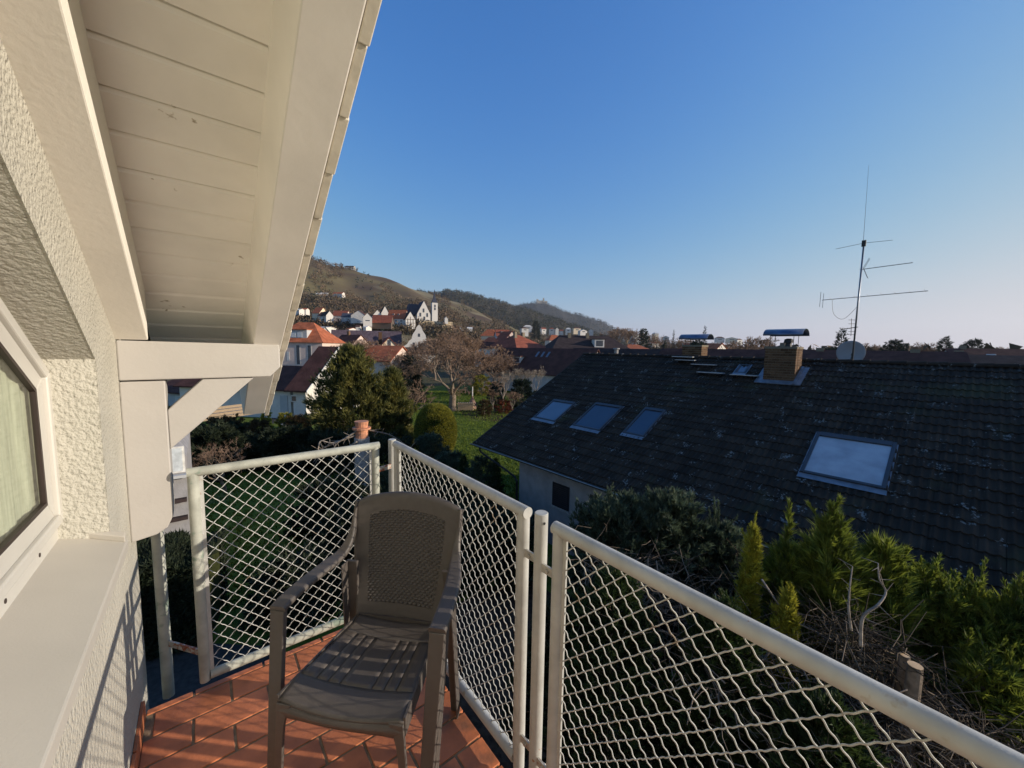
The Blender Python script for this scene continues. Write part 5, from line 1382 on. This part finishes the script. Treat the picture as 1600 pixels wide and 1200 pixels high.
# ---- conifers between the balcony and the neighbour
NEARC = [
 ("blue green juniper reaching the eave, leftmost behind the nearest railing", 965, 806, 6.9, 1.25, "spruce_blue", dome, 300, 85, .10, 9, .020, (.2, 1.0), 60),
 ("blue green juniper with rounded top just right of the leftmost one", 1050, 796, 6.6, 1.05, "spruce_blue", dome, 280, 85, .10, 9, .020, (.2, 1.0), 60),
 ("blue green juniper, lowest of the three under the gutter", 1122, 838, 6.4, .85, "spruce_blue", dome, 240, 70, .10, 9, .020, (.2, 1.0), 50),
 ("golden cypress with narrow pointed top in front of the dark roof", 1178, 828, 5.2, .24, "thuja", lambda t: min(1, (1-t)*3.2)**.8*(.8+.35*abs(sin(t*60))), 330, 34, .085, 10, .018, (.9, 1.3), 30),
 ("lower golden cypress tip beside the tall golden one", 1232, 930, 4.8, .38, "thuja", lambda t: min(1, (1-t)*2.6)**.8*(.7+.45*abs(sin(t*50))), 260, 34, .085, 10, .018, (.9, 1.3), 30),
 ("green fir between the golden cypress and the feathery fir", 1228, 868, 5.5, .80, "fir_lit", lambda t: (1-t)**.5*(.6+.5*abs(sin(t*40))), 200, 44, .17, 14, .013, (.2, .9), 60),
 ("green fir with feathery top in front of the gutter", 1300, 832, 5.2, .95, "fir_lit", lambda t: (1-t)**.6*(.5+.6*abs(sin(t*37))), 230, 40, .18, 14, .013, (.2, .9), 110),
 ("second green fir top leaning right of the feathery one", 1378, 862, 5.1, .80, "fir_lit", lambda t: (1-t)**.55*(.5+.6*abs(sin(t*31))), 200, 40, .18, 14, .013, (.2, .9), 90),
 ("green fir with upright shoots, first right of the bare bough", 1445, 925, 5.2, 1.05, "fir_lit", lambda t: (1-t)**.38*(.7+.4*abs(sin(t*43))), 330, 56, .13, 12, .014, (.0, .7), 190),
 ("green fir with upright shoots, second right of the bare bough", 1520, 945, 5.0, 1.05, "fir_lit", lambda t: (1-t)**.38*(.7+.4*abs(sin(t*39))), 330, 56, .13, 12, .014, (.0, .7), 190),
 ("green fir at the right edge with upright shoots above the railing", 1600, 975, 4.7, 1.1, "fir_lit", lambda t: (1-t)**.38*(.7+.4*abs(sin(t*41))), 330, 56, .13, 12, .014, (.0, .7), 190),
 ("low spreading green fir in front of the others, bottom right", 1545, 1045, 4.4, .75, "fir_lit", lambda t: (1-t)**.38*(.7+.4*abs(sin(t*35))), 260, 50, .12, 12, .014, (.0, .6), 90),
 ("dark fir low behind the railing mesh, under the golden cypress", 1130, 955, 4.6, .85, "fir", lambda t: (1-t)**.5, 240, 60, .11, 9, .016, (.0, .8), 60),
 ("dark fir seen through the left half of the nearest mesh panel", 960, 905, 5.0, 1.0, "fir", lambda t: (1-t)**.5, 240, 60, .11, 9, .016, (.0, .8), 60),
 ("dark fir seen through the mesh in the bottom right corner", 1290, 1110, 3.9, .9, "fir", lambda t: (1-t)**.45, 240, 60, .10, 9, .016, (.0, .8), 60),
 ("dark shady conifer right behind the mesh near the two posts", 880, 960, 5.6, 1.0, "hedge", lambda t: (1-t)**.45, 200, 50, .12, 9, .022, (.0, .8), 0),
]
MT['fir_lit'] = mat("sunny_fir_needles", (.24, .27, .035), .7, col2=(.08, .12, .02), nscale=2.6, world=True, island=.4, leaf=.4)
for lb, x, y, D, R, m_, prf, nb_, nt_, ts, kk, wd, e_, nl_ in NEARC:
    top = at(x, y, D); h = top.z-GZ
    cut = .34                                        # foliage only where it can be seen: the upper part of the tree
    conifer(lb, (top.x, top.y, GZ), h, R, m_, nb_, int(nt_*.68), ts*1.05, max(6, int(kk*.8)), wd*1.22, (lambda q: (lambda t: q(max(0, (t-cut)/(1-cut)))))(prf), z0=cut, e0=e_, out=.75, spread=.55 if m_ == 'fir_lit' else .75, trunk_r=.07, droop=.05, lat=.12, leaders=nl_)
# pale bare boughs in front of the firs
def bough(label, pts, r0, r1):
    P_ = smooth_path([at(*q) for q in pts], 6); n_ = len(P_)
    t = thing("bare_bough", label, "branch", tuple(P_[0]))
    MB().tube([tuple(q) for q in P_], [r0+(r1-r0)*i/(n_-1) for i in range(n_)], 6).build("bough", "bark_pale", t, smooth=True)
    rng = random.Random(len(label)); S_ = []
    for i in range(2, n_, 2):
        d = Vector((rng.gauss(0, 1), rng.gauss(0, 1), rng.gauss(.6, .6))).normalized(); L = rng.uniform(.08, .22)
        S_.append((P_[i], P_[i]+d*L, r1*.8, r1*.3))
    V, F = segs_mesh([tuple(s[0]) for s in S_], [tuple(s[1]) for s in S_], [s[2] for s in S_], [s[3] for s in S_], 4)
    o = bulk("twigs", V, F, "bark_pale", t, kind="stuff")
bough("pale forked bare bough curving up into the feathery fir", [(1345, 1010, 4.2), (1348, 965, 4.2), (1372, 945, 4.2), (1384, 925, 4.25), (1374, 905, 4.3), (1372, 880, 4.35)], .018, .006)
bough("thin pale bare stem left of the forked bough", [(1330, 985, 4.3), (1326, 950, 4.3), (1328, 915, 4.35), (1332, 885, 4.4)], .014, .005)
bough("arched pale twig in front of the brush heap", [(1342, 1040, 4.4), (1348, 1010, 4.4), (1360, 1010, 4.4), (1370, 1025, 4.4)], .008, .005)
bough("long pale stick lying from the golden cypress into the brush", [(1190, 905, 5.0), (1235, 965, 4.8), (1300, 1000, 4.7), (1370, 1050, 4.5)], .013, .006)
# cut stems with sawn tops
def stump(label, x, y, D, r, h):
    c = at(x, y, D); t = thing("sawn_stem", label, "tree stump", (c.x, c.y, GZ))
    MB().tube([(c.x, c.y, GZ), (c.x+.05, c.y, c.z-.5), (c.x, c.y, c.z)], [r*1.4, r*1.1, r], 12).build("stem", "bark", t, smooth=False)
    MB().tube([(c.x, c.y, c.z+.001), (c.x, c.y, c.z+.006)], r*.96, 12).build("cut_face", "cutwood", t)
stump("thick stem sawn off flat, the nearer of the two cut tops in the brush", 1430, 1040, 3.95, .062, 0)
stump("slimmer sawn stem just behind and left of the thick cut one", 1414, 1024, 4.1, .044, 0)
# brush heap of cut twigs around them
def brush(label, boxes, n_, m_, r=.006):
    A, B, RA = [], [], []
    rng = np.random.default_rng(len(label))
    for (x, y, D, s, w_) in boxes:
        c = np.array(at(x, y, D))
        k = int(n_*w_)
        p = c + rng.normal(size=(k, 3))*np.array([s, s, s*.42]); d = rng.normal(size=(k, 3))*np.array([1, 1, .45]); d /= np.linalg.norm(d, axis=1, keepdims=True)
        L = .15+.45*rng.random((k, 1)); q = p+d*L*.5; d2 = d+rng.normal(size=(k, 3))*.35; q2 = q+d2*L*.5
        rr = r*(.4+rng.random(k)**2*1.6)
        A += [p, q]; B += [q, q2]; RA += [rr, rr*.7]
    A = np.concatenate(A); B = np.concatenate(B); RA = np.concatenate(RA)
    V, F = segs_mesh(A, B, RA, RA*.6, 4)
    o = bulk("brush_heap", V, F, m_); tag(o, label, "brushwood", kind="stuff")
    return o
brush("tangle of cut brown twigs between the firs and the railing", [(1330, 1000, 4.5, .22, .30), (1390, 1090, 4.3, .30, .35), (1500, 1150, 4.0, .26, .3), (1150, 905, 5.9, .4, .2)], 1150, "brushtwig")
brush("dark twigs in the shade low behind the mesh", [(1150, 1020, 4.9, .5, .5), (1000, 900, 5.9, .5, .4), (1350, 1160, 4.2, .5, .5), (1500, 1190, 4.0, .5, .4)], 1100, "bark")
# ---- gardens at the left, seen past the bracket and through the far panel
def hedge(label, pts, w_, h, m_="hedge", n_=3500, ts=.16, name="hedge", cat="hedge", wd=.05):
    a, b = Vector(pts[0]), Vector(pts[1]); u = (b-a).normalized(); v = Vector((-u.y, u.x, 0)); L = (b-a).length
    t = thing(name, label, cat, tuple(a))
    c = lambda s, q, z: tuple(a+u*s+v*q+Vector((0, 0, z)))
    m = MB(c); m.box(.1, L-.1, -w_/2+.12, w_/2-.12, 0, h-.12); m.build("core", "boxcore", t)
    s = RNG.random(n_)*L; face = RNG.integers(0, 3, n_); q = (RNG.random(n_)-.5)*w_; z = RNG.random(n_)*h
    q = np.where(face == 1, -w_/2+.06, np.where(face == 2, w_/2-.06, q)); z = np.where(face == 0, h-.06, z)
    bump_ = .10*np.sin(s*3.1)+.07*np.sin(s*7.3+1)
    z = z*(1+bump_/h)
    P_ = np.array(a)+np.outer(s, u)+np.outer(q, v); P_[:, 2] += z
    D_ = np.outer(np.where(face == 1, -1., np.where(face == 2, 1., 0)), v); D_[:, 2] += .8; D_ += RNG.normal(size=(n_, 3))*.4
    V, F = blades(P_, D_, ts, 5, 1.0, wd); bulk("leaves", V, F, m_, t)
g2 = on_ground
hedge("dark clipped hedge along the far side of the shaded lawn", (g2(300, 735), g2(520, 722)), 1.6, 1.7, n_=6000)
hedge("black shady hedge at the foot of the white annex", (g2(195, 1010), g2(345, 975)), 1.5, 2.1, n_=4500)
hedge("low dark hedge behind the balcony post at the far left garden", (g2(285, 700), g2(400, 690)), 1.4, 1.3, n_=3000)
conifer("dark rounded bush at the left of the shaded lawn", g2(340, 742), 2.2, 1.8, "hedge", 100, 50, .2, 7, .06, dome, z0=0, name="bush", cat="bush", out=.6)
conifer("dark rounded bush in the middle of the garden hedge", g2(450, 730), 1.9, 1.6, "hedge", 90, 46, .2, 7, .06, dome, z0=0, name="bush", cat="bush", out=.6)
conifer("brown green shrub in front of the white garden house", g2(470, 680), 1.3, 1.1, "brownshrub", 60, 36, .18, 7, .05, dome, z0=0, name="shrub", cat="shrub", out=.6)
conifer("greenish shrub beside the garden steps", g2(448, 676), 1.4, .8, "box", 50, 30, .16, 7, .05, dome, z0=0, name="shrub", cat="shrub", out=.6)
conifer("yellow green young bamboo like shrub at the rafter tip", g2(417, 690), 2.6, .5, "thuja", 60, 30, .16, 7, .04, lambda t: 1-t*.6, z0=0.05, name="shrub", cat="shrub", out=.7)
conifer("brown shrub left of the garden steps", g2(405, 705), 1.8, 1.0, "brownshrub", 60, 36, .18, 7, .05, dome, z0=0, name="shrub", cat="shrub", out=.6)
conifer("mossy green shrub under the bracket brace", g2(350, 690), 1.4, 1.5, "brownshrub", 60, 40, .18, 7, .05, dome, z0=0, name="shrub", cat="shrub", out=.6)
bare_tree("small bare reddish tree in front of the dark hedge", g2(352, 770), 2.6, 5, ("bark", "twig_red"), spread=.75, trunk=.26, levels=5, r0=.036, widen=1.1, upward=.7, twigs=5, name="bare_shrub", cat="shrub")
conifer("dark brushy thicket in front of the yew and left of the chimney post", g2(520, 735), 1.6, 1.8, "hedge", 90, 46, .2, 7, .06, dome, z0=0, name="bush", cat="bush", out=.6)
conifer("shady thicket under the corner of the far railing panel", g2(600, 760), 2.0, 2.0, "hedge", 100, 46, .2, 7, .06, dome, z0=0, name="bush", cat="bush", out=.6)
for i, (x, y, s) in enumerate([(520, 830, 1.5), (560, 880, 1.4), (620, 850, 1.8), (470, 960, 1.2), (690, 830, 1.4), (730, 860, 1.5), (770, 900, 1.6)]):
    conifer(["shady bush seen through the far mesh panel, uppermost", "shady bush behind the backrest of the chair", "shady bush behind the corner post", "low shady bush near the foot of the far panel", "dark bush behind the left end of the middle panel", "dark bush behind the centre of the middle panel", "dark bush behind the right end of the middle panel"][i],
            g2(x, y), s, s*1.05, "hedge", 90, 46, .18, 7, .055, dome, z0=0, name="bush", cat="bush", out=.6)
# masonry post with terracotta pipe, and its old vine
pc = at(566, 720, 17.5); pc.z = GZ
t = thing("garden_chimney", "round grey chimney pipe with terracotta top behind the railing corner", "chimney", tuple(pc))
zt = at(566, 657, 17.5).z
MB().tube([tuple(pc), (pc.x, pc.y, zt-.75)], .33, 16).build("shaft", "concrete", t, smooth=False)
MB().tube([(pc.x, pc.y, zt-.75), (pc.x, pc.y, zt-.40), (pc.x, pc.y, zt-.36), (pc.x, pc.y, zt-.28)], [.27, .27, .40, .40], 16).build("collar", "terracotta", t)
MB().tube([(pc.x, pc.y, zt-.28), (pc.x, pc.y, zt)], [.26, .30], 16).build("pipe", "terracotta", t)
for i, pts in enumerate([[(560, 672, 17.2), (530, 690, 17), (505, 700, 17), (498, 712, 17)], [(556, 680, 17.2), (520, 692, 17), (500, 690, 16.8), (497, 720, 16.8)], [(575, 672, 17.6), (610, 680, 17.8), (640, 700, 18)], [(558, 690, 17), (535, 705, 17), (520, 720, 16.9)]]):
    P_ = smooth_path([at(*q) for q in pts], 6); tt = thing("vine_branch", ["old pale vine branch reaching left from the garden chimney, topmost", "lower old vine branch left of the garden chimney", "thin dark vine branch reaching right from the garden chimney", "shortest vine branch low at the garden chimney"][i], "branch", tuple(P_[0]))
    MB().tube([tuple(q) for q in P_], [.045-.03*j/len(P_) for j in range(len(P_))], 6).build("stem", "bark_pale" if i != 2 else "bark", tt, smooth=True)
    rng = random.Random(i); S_ = []
    for j in range(1, len(P_), 1):
        d = Vector((rng.gauss(0, 1), rng.gauss(0, 1), rng.gauss(-.1, .9))).normalized(); S_.append((P_[j], P_[j]+d*rng.uniform(.2, .6), .015, .005))
    V, F = segs_mesh([tuple(s[0]) for s in S_], [tuple(s[1]) for s in S_], [s[2] for s in S_], [s[3] for s in S_], 4); bulk("twigs", V, F, "bark_pale", tt, kind="stuff")
# white annex at the lower left, partly hidden by our bracket
ax = on_ground(298, 905); YA = ax.y
t = thing("annex", "white neighbouring annex with curtained window behind the bracket post", "house", tuple(ax))
def onY(x, y, Y): d = ray(x, y); return d*(Y/d.y)
zt = onY(292, 690, YA).z; zr2 = onY(298, 712, YA).z; xr = onY(297, 800, YA).x; xl = xr-5
m = MB(); m.py([(xl, GZ), (xr, GZ), (xr, zr2), (xr-.25, zt), (xl, zt+.2)], YA, YA+4); wl = m.build("wall", "housewall", t)
wz0, wz1 = onY(280, 738, YA).z, onY(280, 697, YA).z; wx0, wx1 = onY(262, 720, YA).x, onY(289, 720, YA).x
m = MB(); m.box(wx0, wx1, YA-.04, YA-.002, wz0, wz1); w1 = m.build("window", "trim", wl)
m = MB(); m.box(wx0+.05, wx1-.05, YA-.055, YA-.041, wz0+.05, wz1-.05); m.build("pane", "windowpale", w1)
m = MB(); m.box(wx0-.2, wx1+.1, YA-.22, YA-.002, wz0-.12, wz0-.04); m.build("window_sill", "greywall", wl)
for zz in (778, 806): m = MB(); z_ = onY(280, zz, YA).z; m.box(xl, xr-.05, YA-.16, YA-.002, z_-.10, z_); m.build("ledge", "darkroof", wl)
# garden structures
fa, fb = at(340, 640, 31), at(385, 636, 33)
t = thing("wooden_terrace", "weathered wooden retaining boards seen under the bracket brace", "fence", (fa.x, fa.y, GZ))
for i in range(4):
    za = at(340, 655, 31).z + i*.26
    m = MB(); q0 = fa + (fa-fb)*1.2; q1 = fb + (fb-fa)*.3
    v = Vector((0, -.12, 0)); m.prism([(q0.x, q0.y, za), (q1.x, q1.y, za), (q1.x, q1.y, za+.22), (q0.x, q0.y, za+.22)], [(q0.x, q0.y-.12+i*.05, za), (q1.x, q1.y-.12+i*.05, za), (q1.x, q1.y-.12+i*.05, za+.22), (q0.x, q0.y-.12+i*.05, za+.22)]); m.build("board", "wood", t)
town_house("dark brown roof glimpsed in the triangle of the bracket", 215, 330, 586, 612, 645, 42, 'brownroof', 'greywall', 'side', -22, 9, wins=[(.62, .6, .12, .4), (.8, .6, .1, .4)], pw='windowpale')
t = thing("garden_steps", "flight of pale stone steps in front of the white garden house", "steps", tuple(g2(440, 690)))
for i in range(5):
    a = g2(431+i*2, 692-i*5.2); b = g2(457+i*1.0, 690-i*5.2)
    m = MB(); d = (g2(444, 664)-g2(444, 690)).normalized()*.42; z = GZ+.02+.10*i
    m.add([(a.x, a.y, GZ-.05), (b.x, b.y, GZ-.05), (b.x+d.x, b.y+d.y, GZ-.05), (a.x+d.x, a.y+d.y, GZ-.05), (a.x, a.y, z), (b.x, b.y, z), (b.x+d.x, b.y+d.y, z), (a.x+d.x, a.y+d.y, z)],
          [(4, 5, 6, 7), (0, 1, 5, 4), (1, 2, 6, 5), (2, 3, 7, 6), (3, 0, 4, 7)]); m.build("step", "path", t)
def sheet(name, px, dz, m_):
    v = [g2(x, y) for x, y in px]; b = MB(); b.add([(q.x, q.y, GZ+dz) for q in v], [tuple(range(len(v)))]); return b.build(name, m_, kind="structure")
sheet("path", [(452, 694), (474, 690), (500, 700), (520, 716), (505, 722), (470, 706)], .012, "path")
sheet("paving", [(120, 1190), (700, 1190), (420, 1010), (200, 1000)], .012, "paving")
b = MB(); b.box(-2, 7.5, -9, 8.6, GZ-.01, GZ+.010); b.build("garden_soil", "soil", kind="structure")
sheet("driveway", [(425, 662), (478, 660), (480, 640), (425, 640)], .014, "paving")
sheet("garden_bed", [(725, 652), (800, 664), (840, 650), (835, 628), (750, 628), (712, 634)], .016, "soil")
sheet("yard", [(330, 720), (540, 722), (560, 690), (420, 670), (320, 690)], .014, "soil")
# wood stack, garden ornament, white pole
c = g2(727, 642); t = thing("log_pile", "stack of sawn logs at the far edge of the lawn", "log pile", tuple(c))
for i in range(9):
    for j in range(5):
        x = (i-4)*.20+(.1 if j % 2 else 0); z = .12+j*.17
        P0 = c+R0*x; m = MB(); a = P0+Vector((0, 0, z)); b = a+Vector((.3, .4, 0)); m.tube([tuple(a), tuple(b)], .095, 7); m.build("log", "cutwood", t)
c = g2(738, 640); t = thing("garden_oven", "pear shaped clay garden oven with pale flue beside the log pile", "garden oven", tuple(c))
MB().tube([tuple(c+Vector((0, 0, z))) for z in (0, .2, .5, .85, 1.15, 1.4, 1.55)], [.42, .47, .46, .38, .22, .12, .08], 14).build("body", "oven", t, smooth=True)
MB().tube([tuple(c+Vector((0, 0, z))) for z in (1.55, 2.6)], .06, 8).build("flue", "trim", t)
conifer("dead brown shrub right of the garden oven", g2(757, 650), 1.5, .8, "brownshrub", 50, 30, .16, 6, .05, dome, z0=0, name="shrub", cat="shrub", out=.6)
# grass standing up from the lawn where it is near enough to show
gp_ = [on_ground(625+195*a, 612+230*b*b) for a, b in RNG.random((26000, 2))] + [on_ground(300+320*a, 735+220*b) for a, b in RNG.random((5000, 2))]
P_ = np.array([tuple(q) for q in gp_]); P_[:, 2] = GZ+.004; P_ = P_[(P_[:, 1] < 60)]
D_ = np.tile([0, 0, 1.], (len(P_), 1))+RNG.normal(size=(len(P_), 3))*.3
ds_ = np.linalg.norm(P_[:, :2], axis=1)
V, F = blades(P_, D_, .05+.0022*ds_, 5, .9, .05); o = bulk("grass", V, F, "grassblade"); tag(o, "short green grass of the lawn", "grass", kind="stuff")
# dead leaves on the garden
# ---- skyline trees
def z_at(x, D):
    v = at(x, 540, D); return max(GZ, float(terrain_z(np.array([atan2(v.x, v.y)]), np.array([sqrt(v.x**2+v.y**2)]))[0]))
SKY = [("dark pine standing above the dish, left of the mast", 1316, 515, 75, 3.0, 'p'), ("broad dark tree crowns left of the dish", 1292, 545, 70, 2.5, 'r'), ("dark layered pine on the right skyline", 1478, 528, 110, 4.4, 'p'), ("round dark tree right of the layered pine", 1522, 533, 130, 4.0, 'r'),
       ("dark rounded tree on the skyline between mast and layered pine", 1398, 534, 120, 3.6, 'r'), ("second dark rounded tree beside it, a little lower", 1412, 538, 120, 2.6, 'r'), ("slim dark spruce right behind the smaller chimney hood", 1102, 510, 90, 1.7, 'p'), ("dark evergreen mass behind the smaller chimney", 1090, 535, 90, 3.0, 'r'),
       ("dark conical tree left of the smaller chimney", 1040, 530, 100, 1.6, 'p'), ("blue green round conifer above the orange hips", 1006, 515, 260, 5.0, 'r'), ("pointed cypress on the far slope left of the chimney hood", 1053, 515, 300, 2.6, 'p'), ("dark round tree at the foot of the wooded hill", 838, 502, 500, 7, 'r')]
for lb, x, y, D, R, kd in SKY:
    top = at(x, y, D); b = Vector((top.x, top.y, z_at(x, D))); h = max(4, top.z-b.z)
    conifer(lb, b, h, R, "pine", 90, 34, R*.16, 6, R*.035, (lambda t: (1-t)**.7*(.6+.4*abs(sin(t*17)))) if kd == 'p' else dome, z0=.12 if kd == 'p' else .25, e0=(-.05, .5), out=.5, name="pine_tree" if kd == 'p' else "dark_tree", inner=.2)
BTL = ["right behind the near chimney hood", "left of the near chimney hood", "left one between mast and dark rounded tree", "close to the mast on its right", "between the second rounded tree and the layered pine", "just left of the layered pine", "between layered pine and round tree", "third from the right edge", "at the right edge", "right of the mast, farther away", "between the two chimneys", "above the right end of the red hip", "over the long dark hipped roof", "beside the blue green conifer", "left of the smaller chimney hood"]
bts = [(1180, 524, 95), (1165, 530, 110), (1360, 535, 140), (1345, 540, 150), (1432, 534, 120), (1445, 536, 120), (1505, 542, 160), (1560, 541, 150), (1590, 543, 160), (1380, 540, 170), (1130, 533, 140), (985, 512, 330), (968, 510, 340), (1020, 522, 300), (1075, 526, 160)]
for i, (x, y, D) in enumerate(bts):
    top = at(x, y, D); zb = z_at(x, D); h = max(5, top.z-zb)
    bare_tree("bare winter tree on the skyline, " + BTL[i], (top.x, top.y, zb), h, 31+i % 3, ("bark", "twig"), group="bare trees along the skyline", spread=.55, trunk=.14, levels=6, r0=.018, rotz=i*1.7, widen=1.1, twigs=5, tw=.021)
# ---- woods on the slopes: tuft clouds
def woods(name, label, n_, samp, m_, hgt, k, seed, fill=.34):
    rng = np.random.default_rng(seed); az, r, sc_ = samp(rng, n_)
    keep = ~np.isnan(r); az, r = az[keep], r[keep]; N = len(az)
    z = sc_(az, r); h = hgt*(.6+.7*rng.random(N)); 
    P = np.stack([r*np.sin(az), r*np.cos(az), z], 1)
    off = rng.normal(size=(N, k, 3)); off /= np.linalg.norm(off, axis=2, keepdims=True); off *= (rng.random((N, k, 1))**.4)
    C_ = P[:, None, :] + off*np.stack([h*.42, h*.42, h*.48], 1)[:, None, :]; C_[:, :, 2] += (h*.5)[:, None]
    a = rng.normal(size=(N, k, 3, 3)); a /= np.linalg.norm(a, axis=3, keepdims=True)
    V = C_[:, :, None, :] + a*(h*fill*.5)[:, None, None, None]
    V = V.reshape(-1, 3); F = np.arange(len(V)).reshape(-1, 3)
    o = bulk(name, V, F, m_); tag(o, label, "trees", kind="stuff")
def samp_img(x0, x1, rlo, rhi, zf, cond=None):
    def f(rng, n_):
        x = x0+(x1-x0)*rng.random(n_); az = np.array([azim(q) for q in x]); r = np.exp(np.log(rlo)+(np.log(rhi)-np.log(rlo))*rng.random(n_))
        if cond is not None:
            nzv = np.sin(az*47+r*.004)*1.2+np.sin(az*19-r*.009)+np.sin(az*83+r*.013)*.7
            r = np.where(cond(x, r, nzv), r, np.nan)
        return az, r, zf
    return f
tz = lambda a, r: terrain_z(a, r)-1
woods("woodland", "brown bare woodland patches on the vineyard hill", 8500, samp_img(440, 960, 320, 1000, tz, lambda x, r, q: ((q > -.5) | (r < 600)) & ~((r > 680) & (x > 540) & (x < 720) & (q < 1.3))), "twig_hill", 7.5, 14, 5)
woods("evergreen_woodland", "dark evergreen groves on the vineyard hill", 800, samp_img(440, 900, 300, 900, tz, lambda x, r, q: ((q < -.9) | ((x < 500) & (r < 560)))), "pine", 8.5, 16, 6)
woods("town_trees", "brown bare trees and bushes between the houses of the town", 4200, samp_img(440, 1120, 85, 430, lambda a, r: np.maximum(GZ, terrain_z(a, r))-.6, lambda x, r, q: ((q > -1.0) & (r > 110+(x > 900)*60))), "twig_hill", 4.4, 18, 8, .20)
woods("hilltop_trees", "low trees along the crest of the vineyard hill", 160, samp_img(450, 560, 860, 940, tz), "twig_hill", 9, 16, 9)
woods("wooded_slope", "dense winter wood covering the middle hill", 3600, samp_img(600, 985, 1050, 1800, lambda a, r: zfB(a, r)-2), "woods_tuft", 15, 14, 10)
woods("far_wood", "far wood covering the castle hill", 2600, samp_img(720, 1080, 2500, 3700, lambda a, r: zfC(a, r)-3), "farwoods_tuft", 22, 10, 12)
woods("plain_trees", "distant tree belt along the flat horizon on the right", 2600, samp_img(960, 1700, 170, 900, lambda a, r: np.full_like(r, GZ)), "twig_hill", 8.5, 14, 13)
# ------------------------------------------------------------------ thin haze of the valley
hm = bpy.data.materials.new("haze"); hm.use_nodes = True; hn = hm.node_tree.nodes; hl = hm.node_tree.links
hn.remove(hn["Principled BSDF"]); pv = hn.new("ShaderNodeVolumePrincipled")
pv.inputs["Color"].default_value = (.80, .86, .95, 1); pv.inputs["Density"].default_value = .00007; pv.inputs["Anisotropy"].default_value = .3
hl.new(pv.outputs[0], hn["Material Output"].inputs["Volume"]); MT['haze'] = hm
b = MB(); b.box(-9500, 9500, -9500, 9500, GZ-12, 520); o = b.build("haze", "haze"); tag(o, "thin bluish winter haze over the valley and the far hills", "haze", kind="stuff")
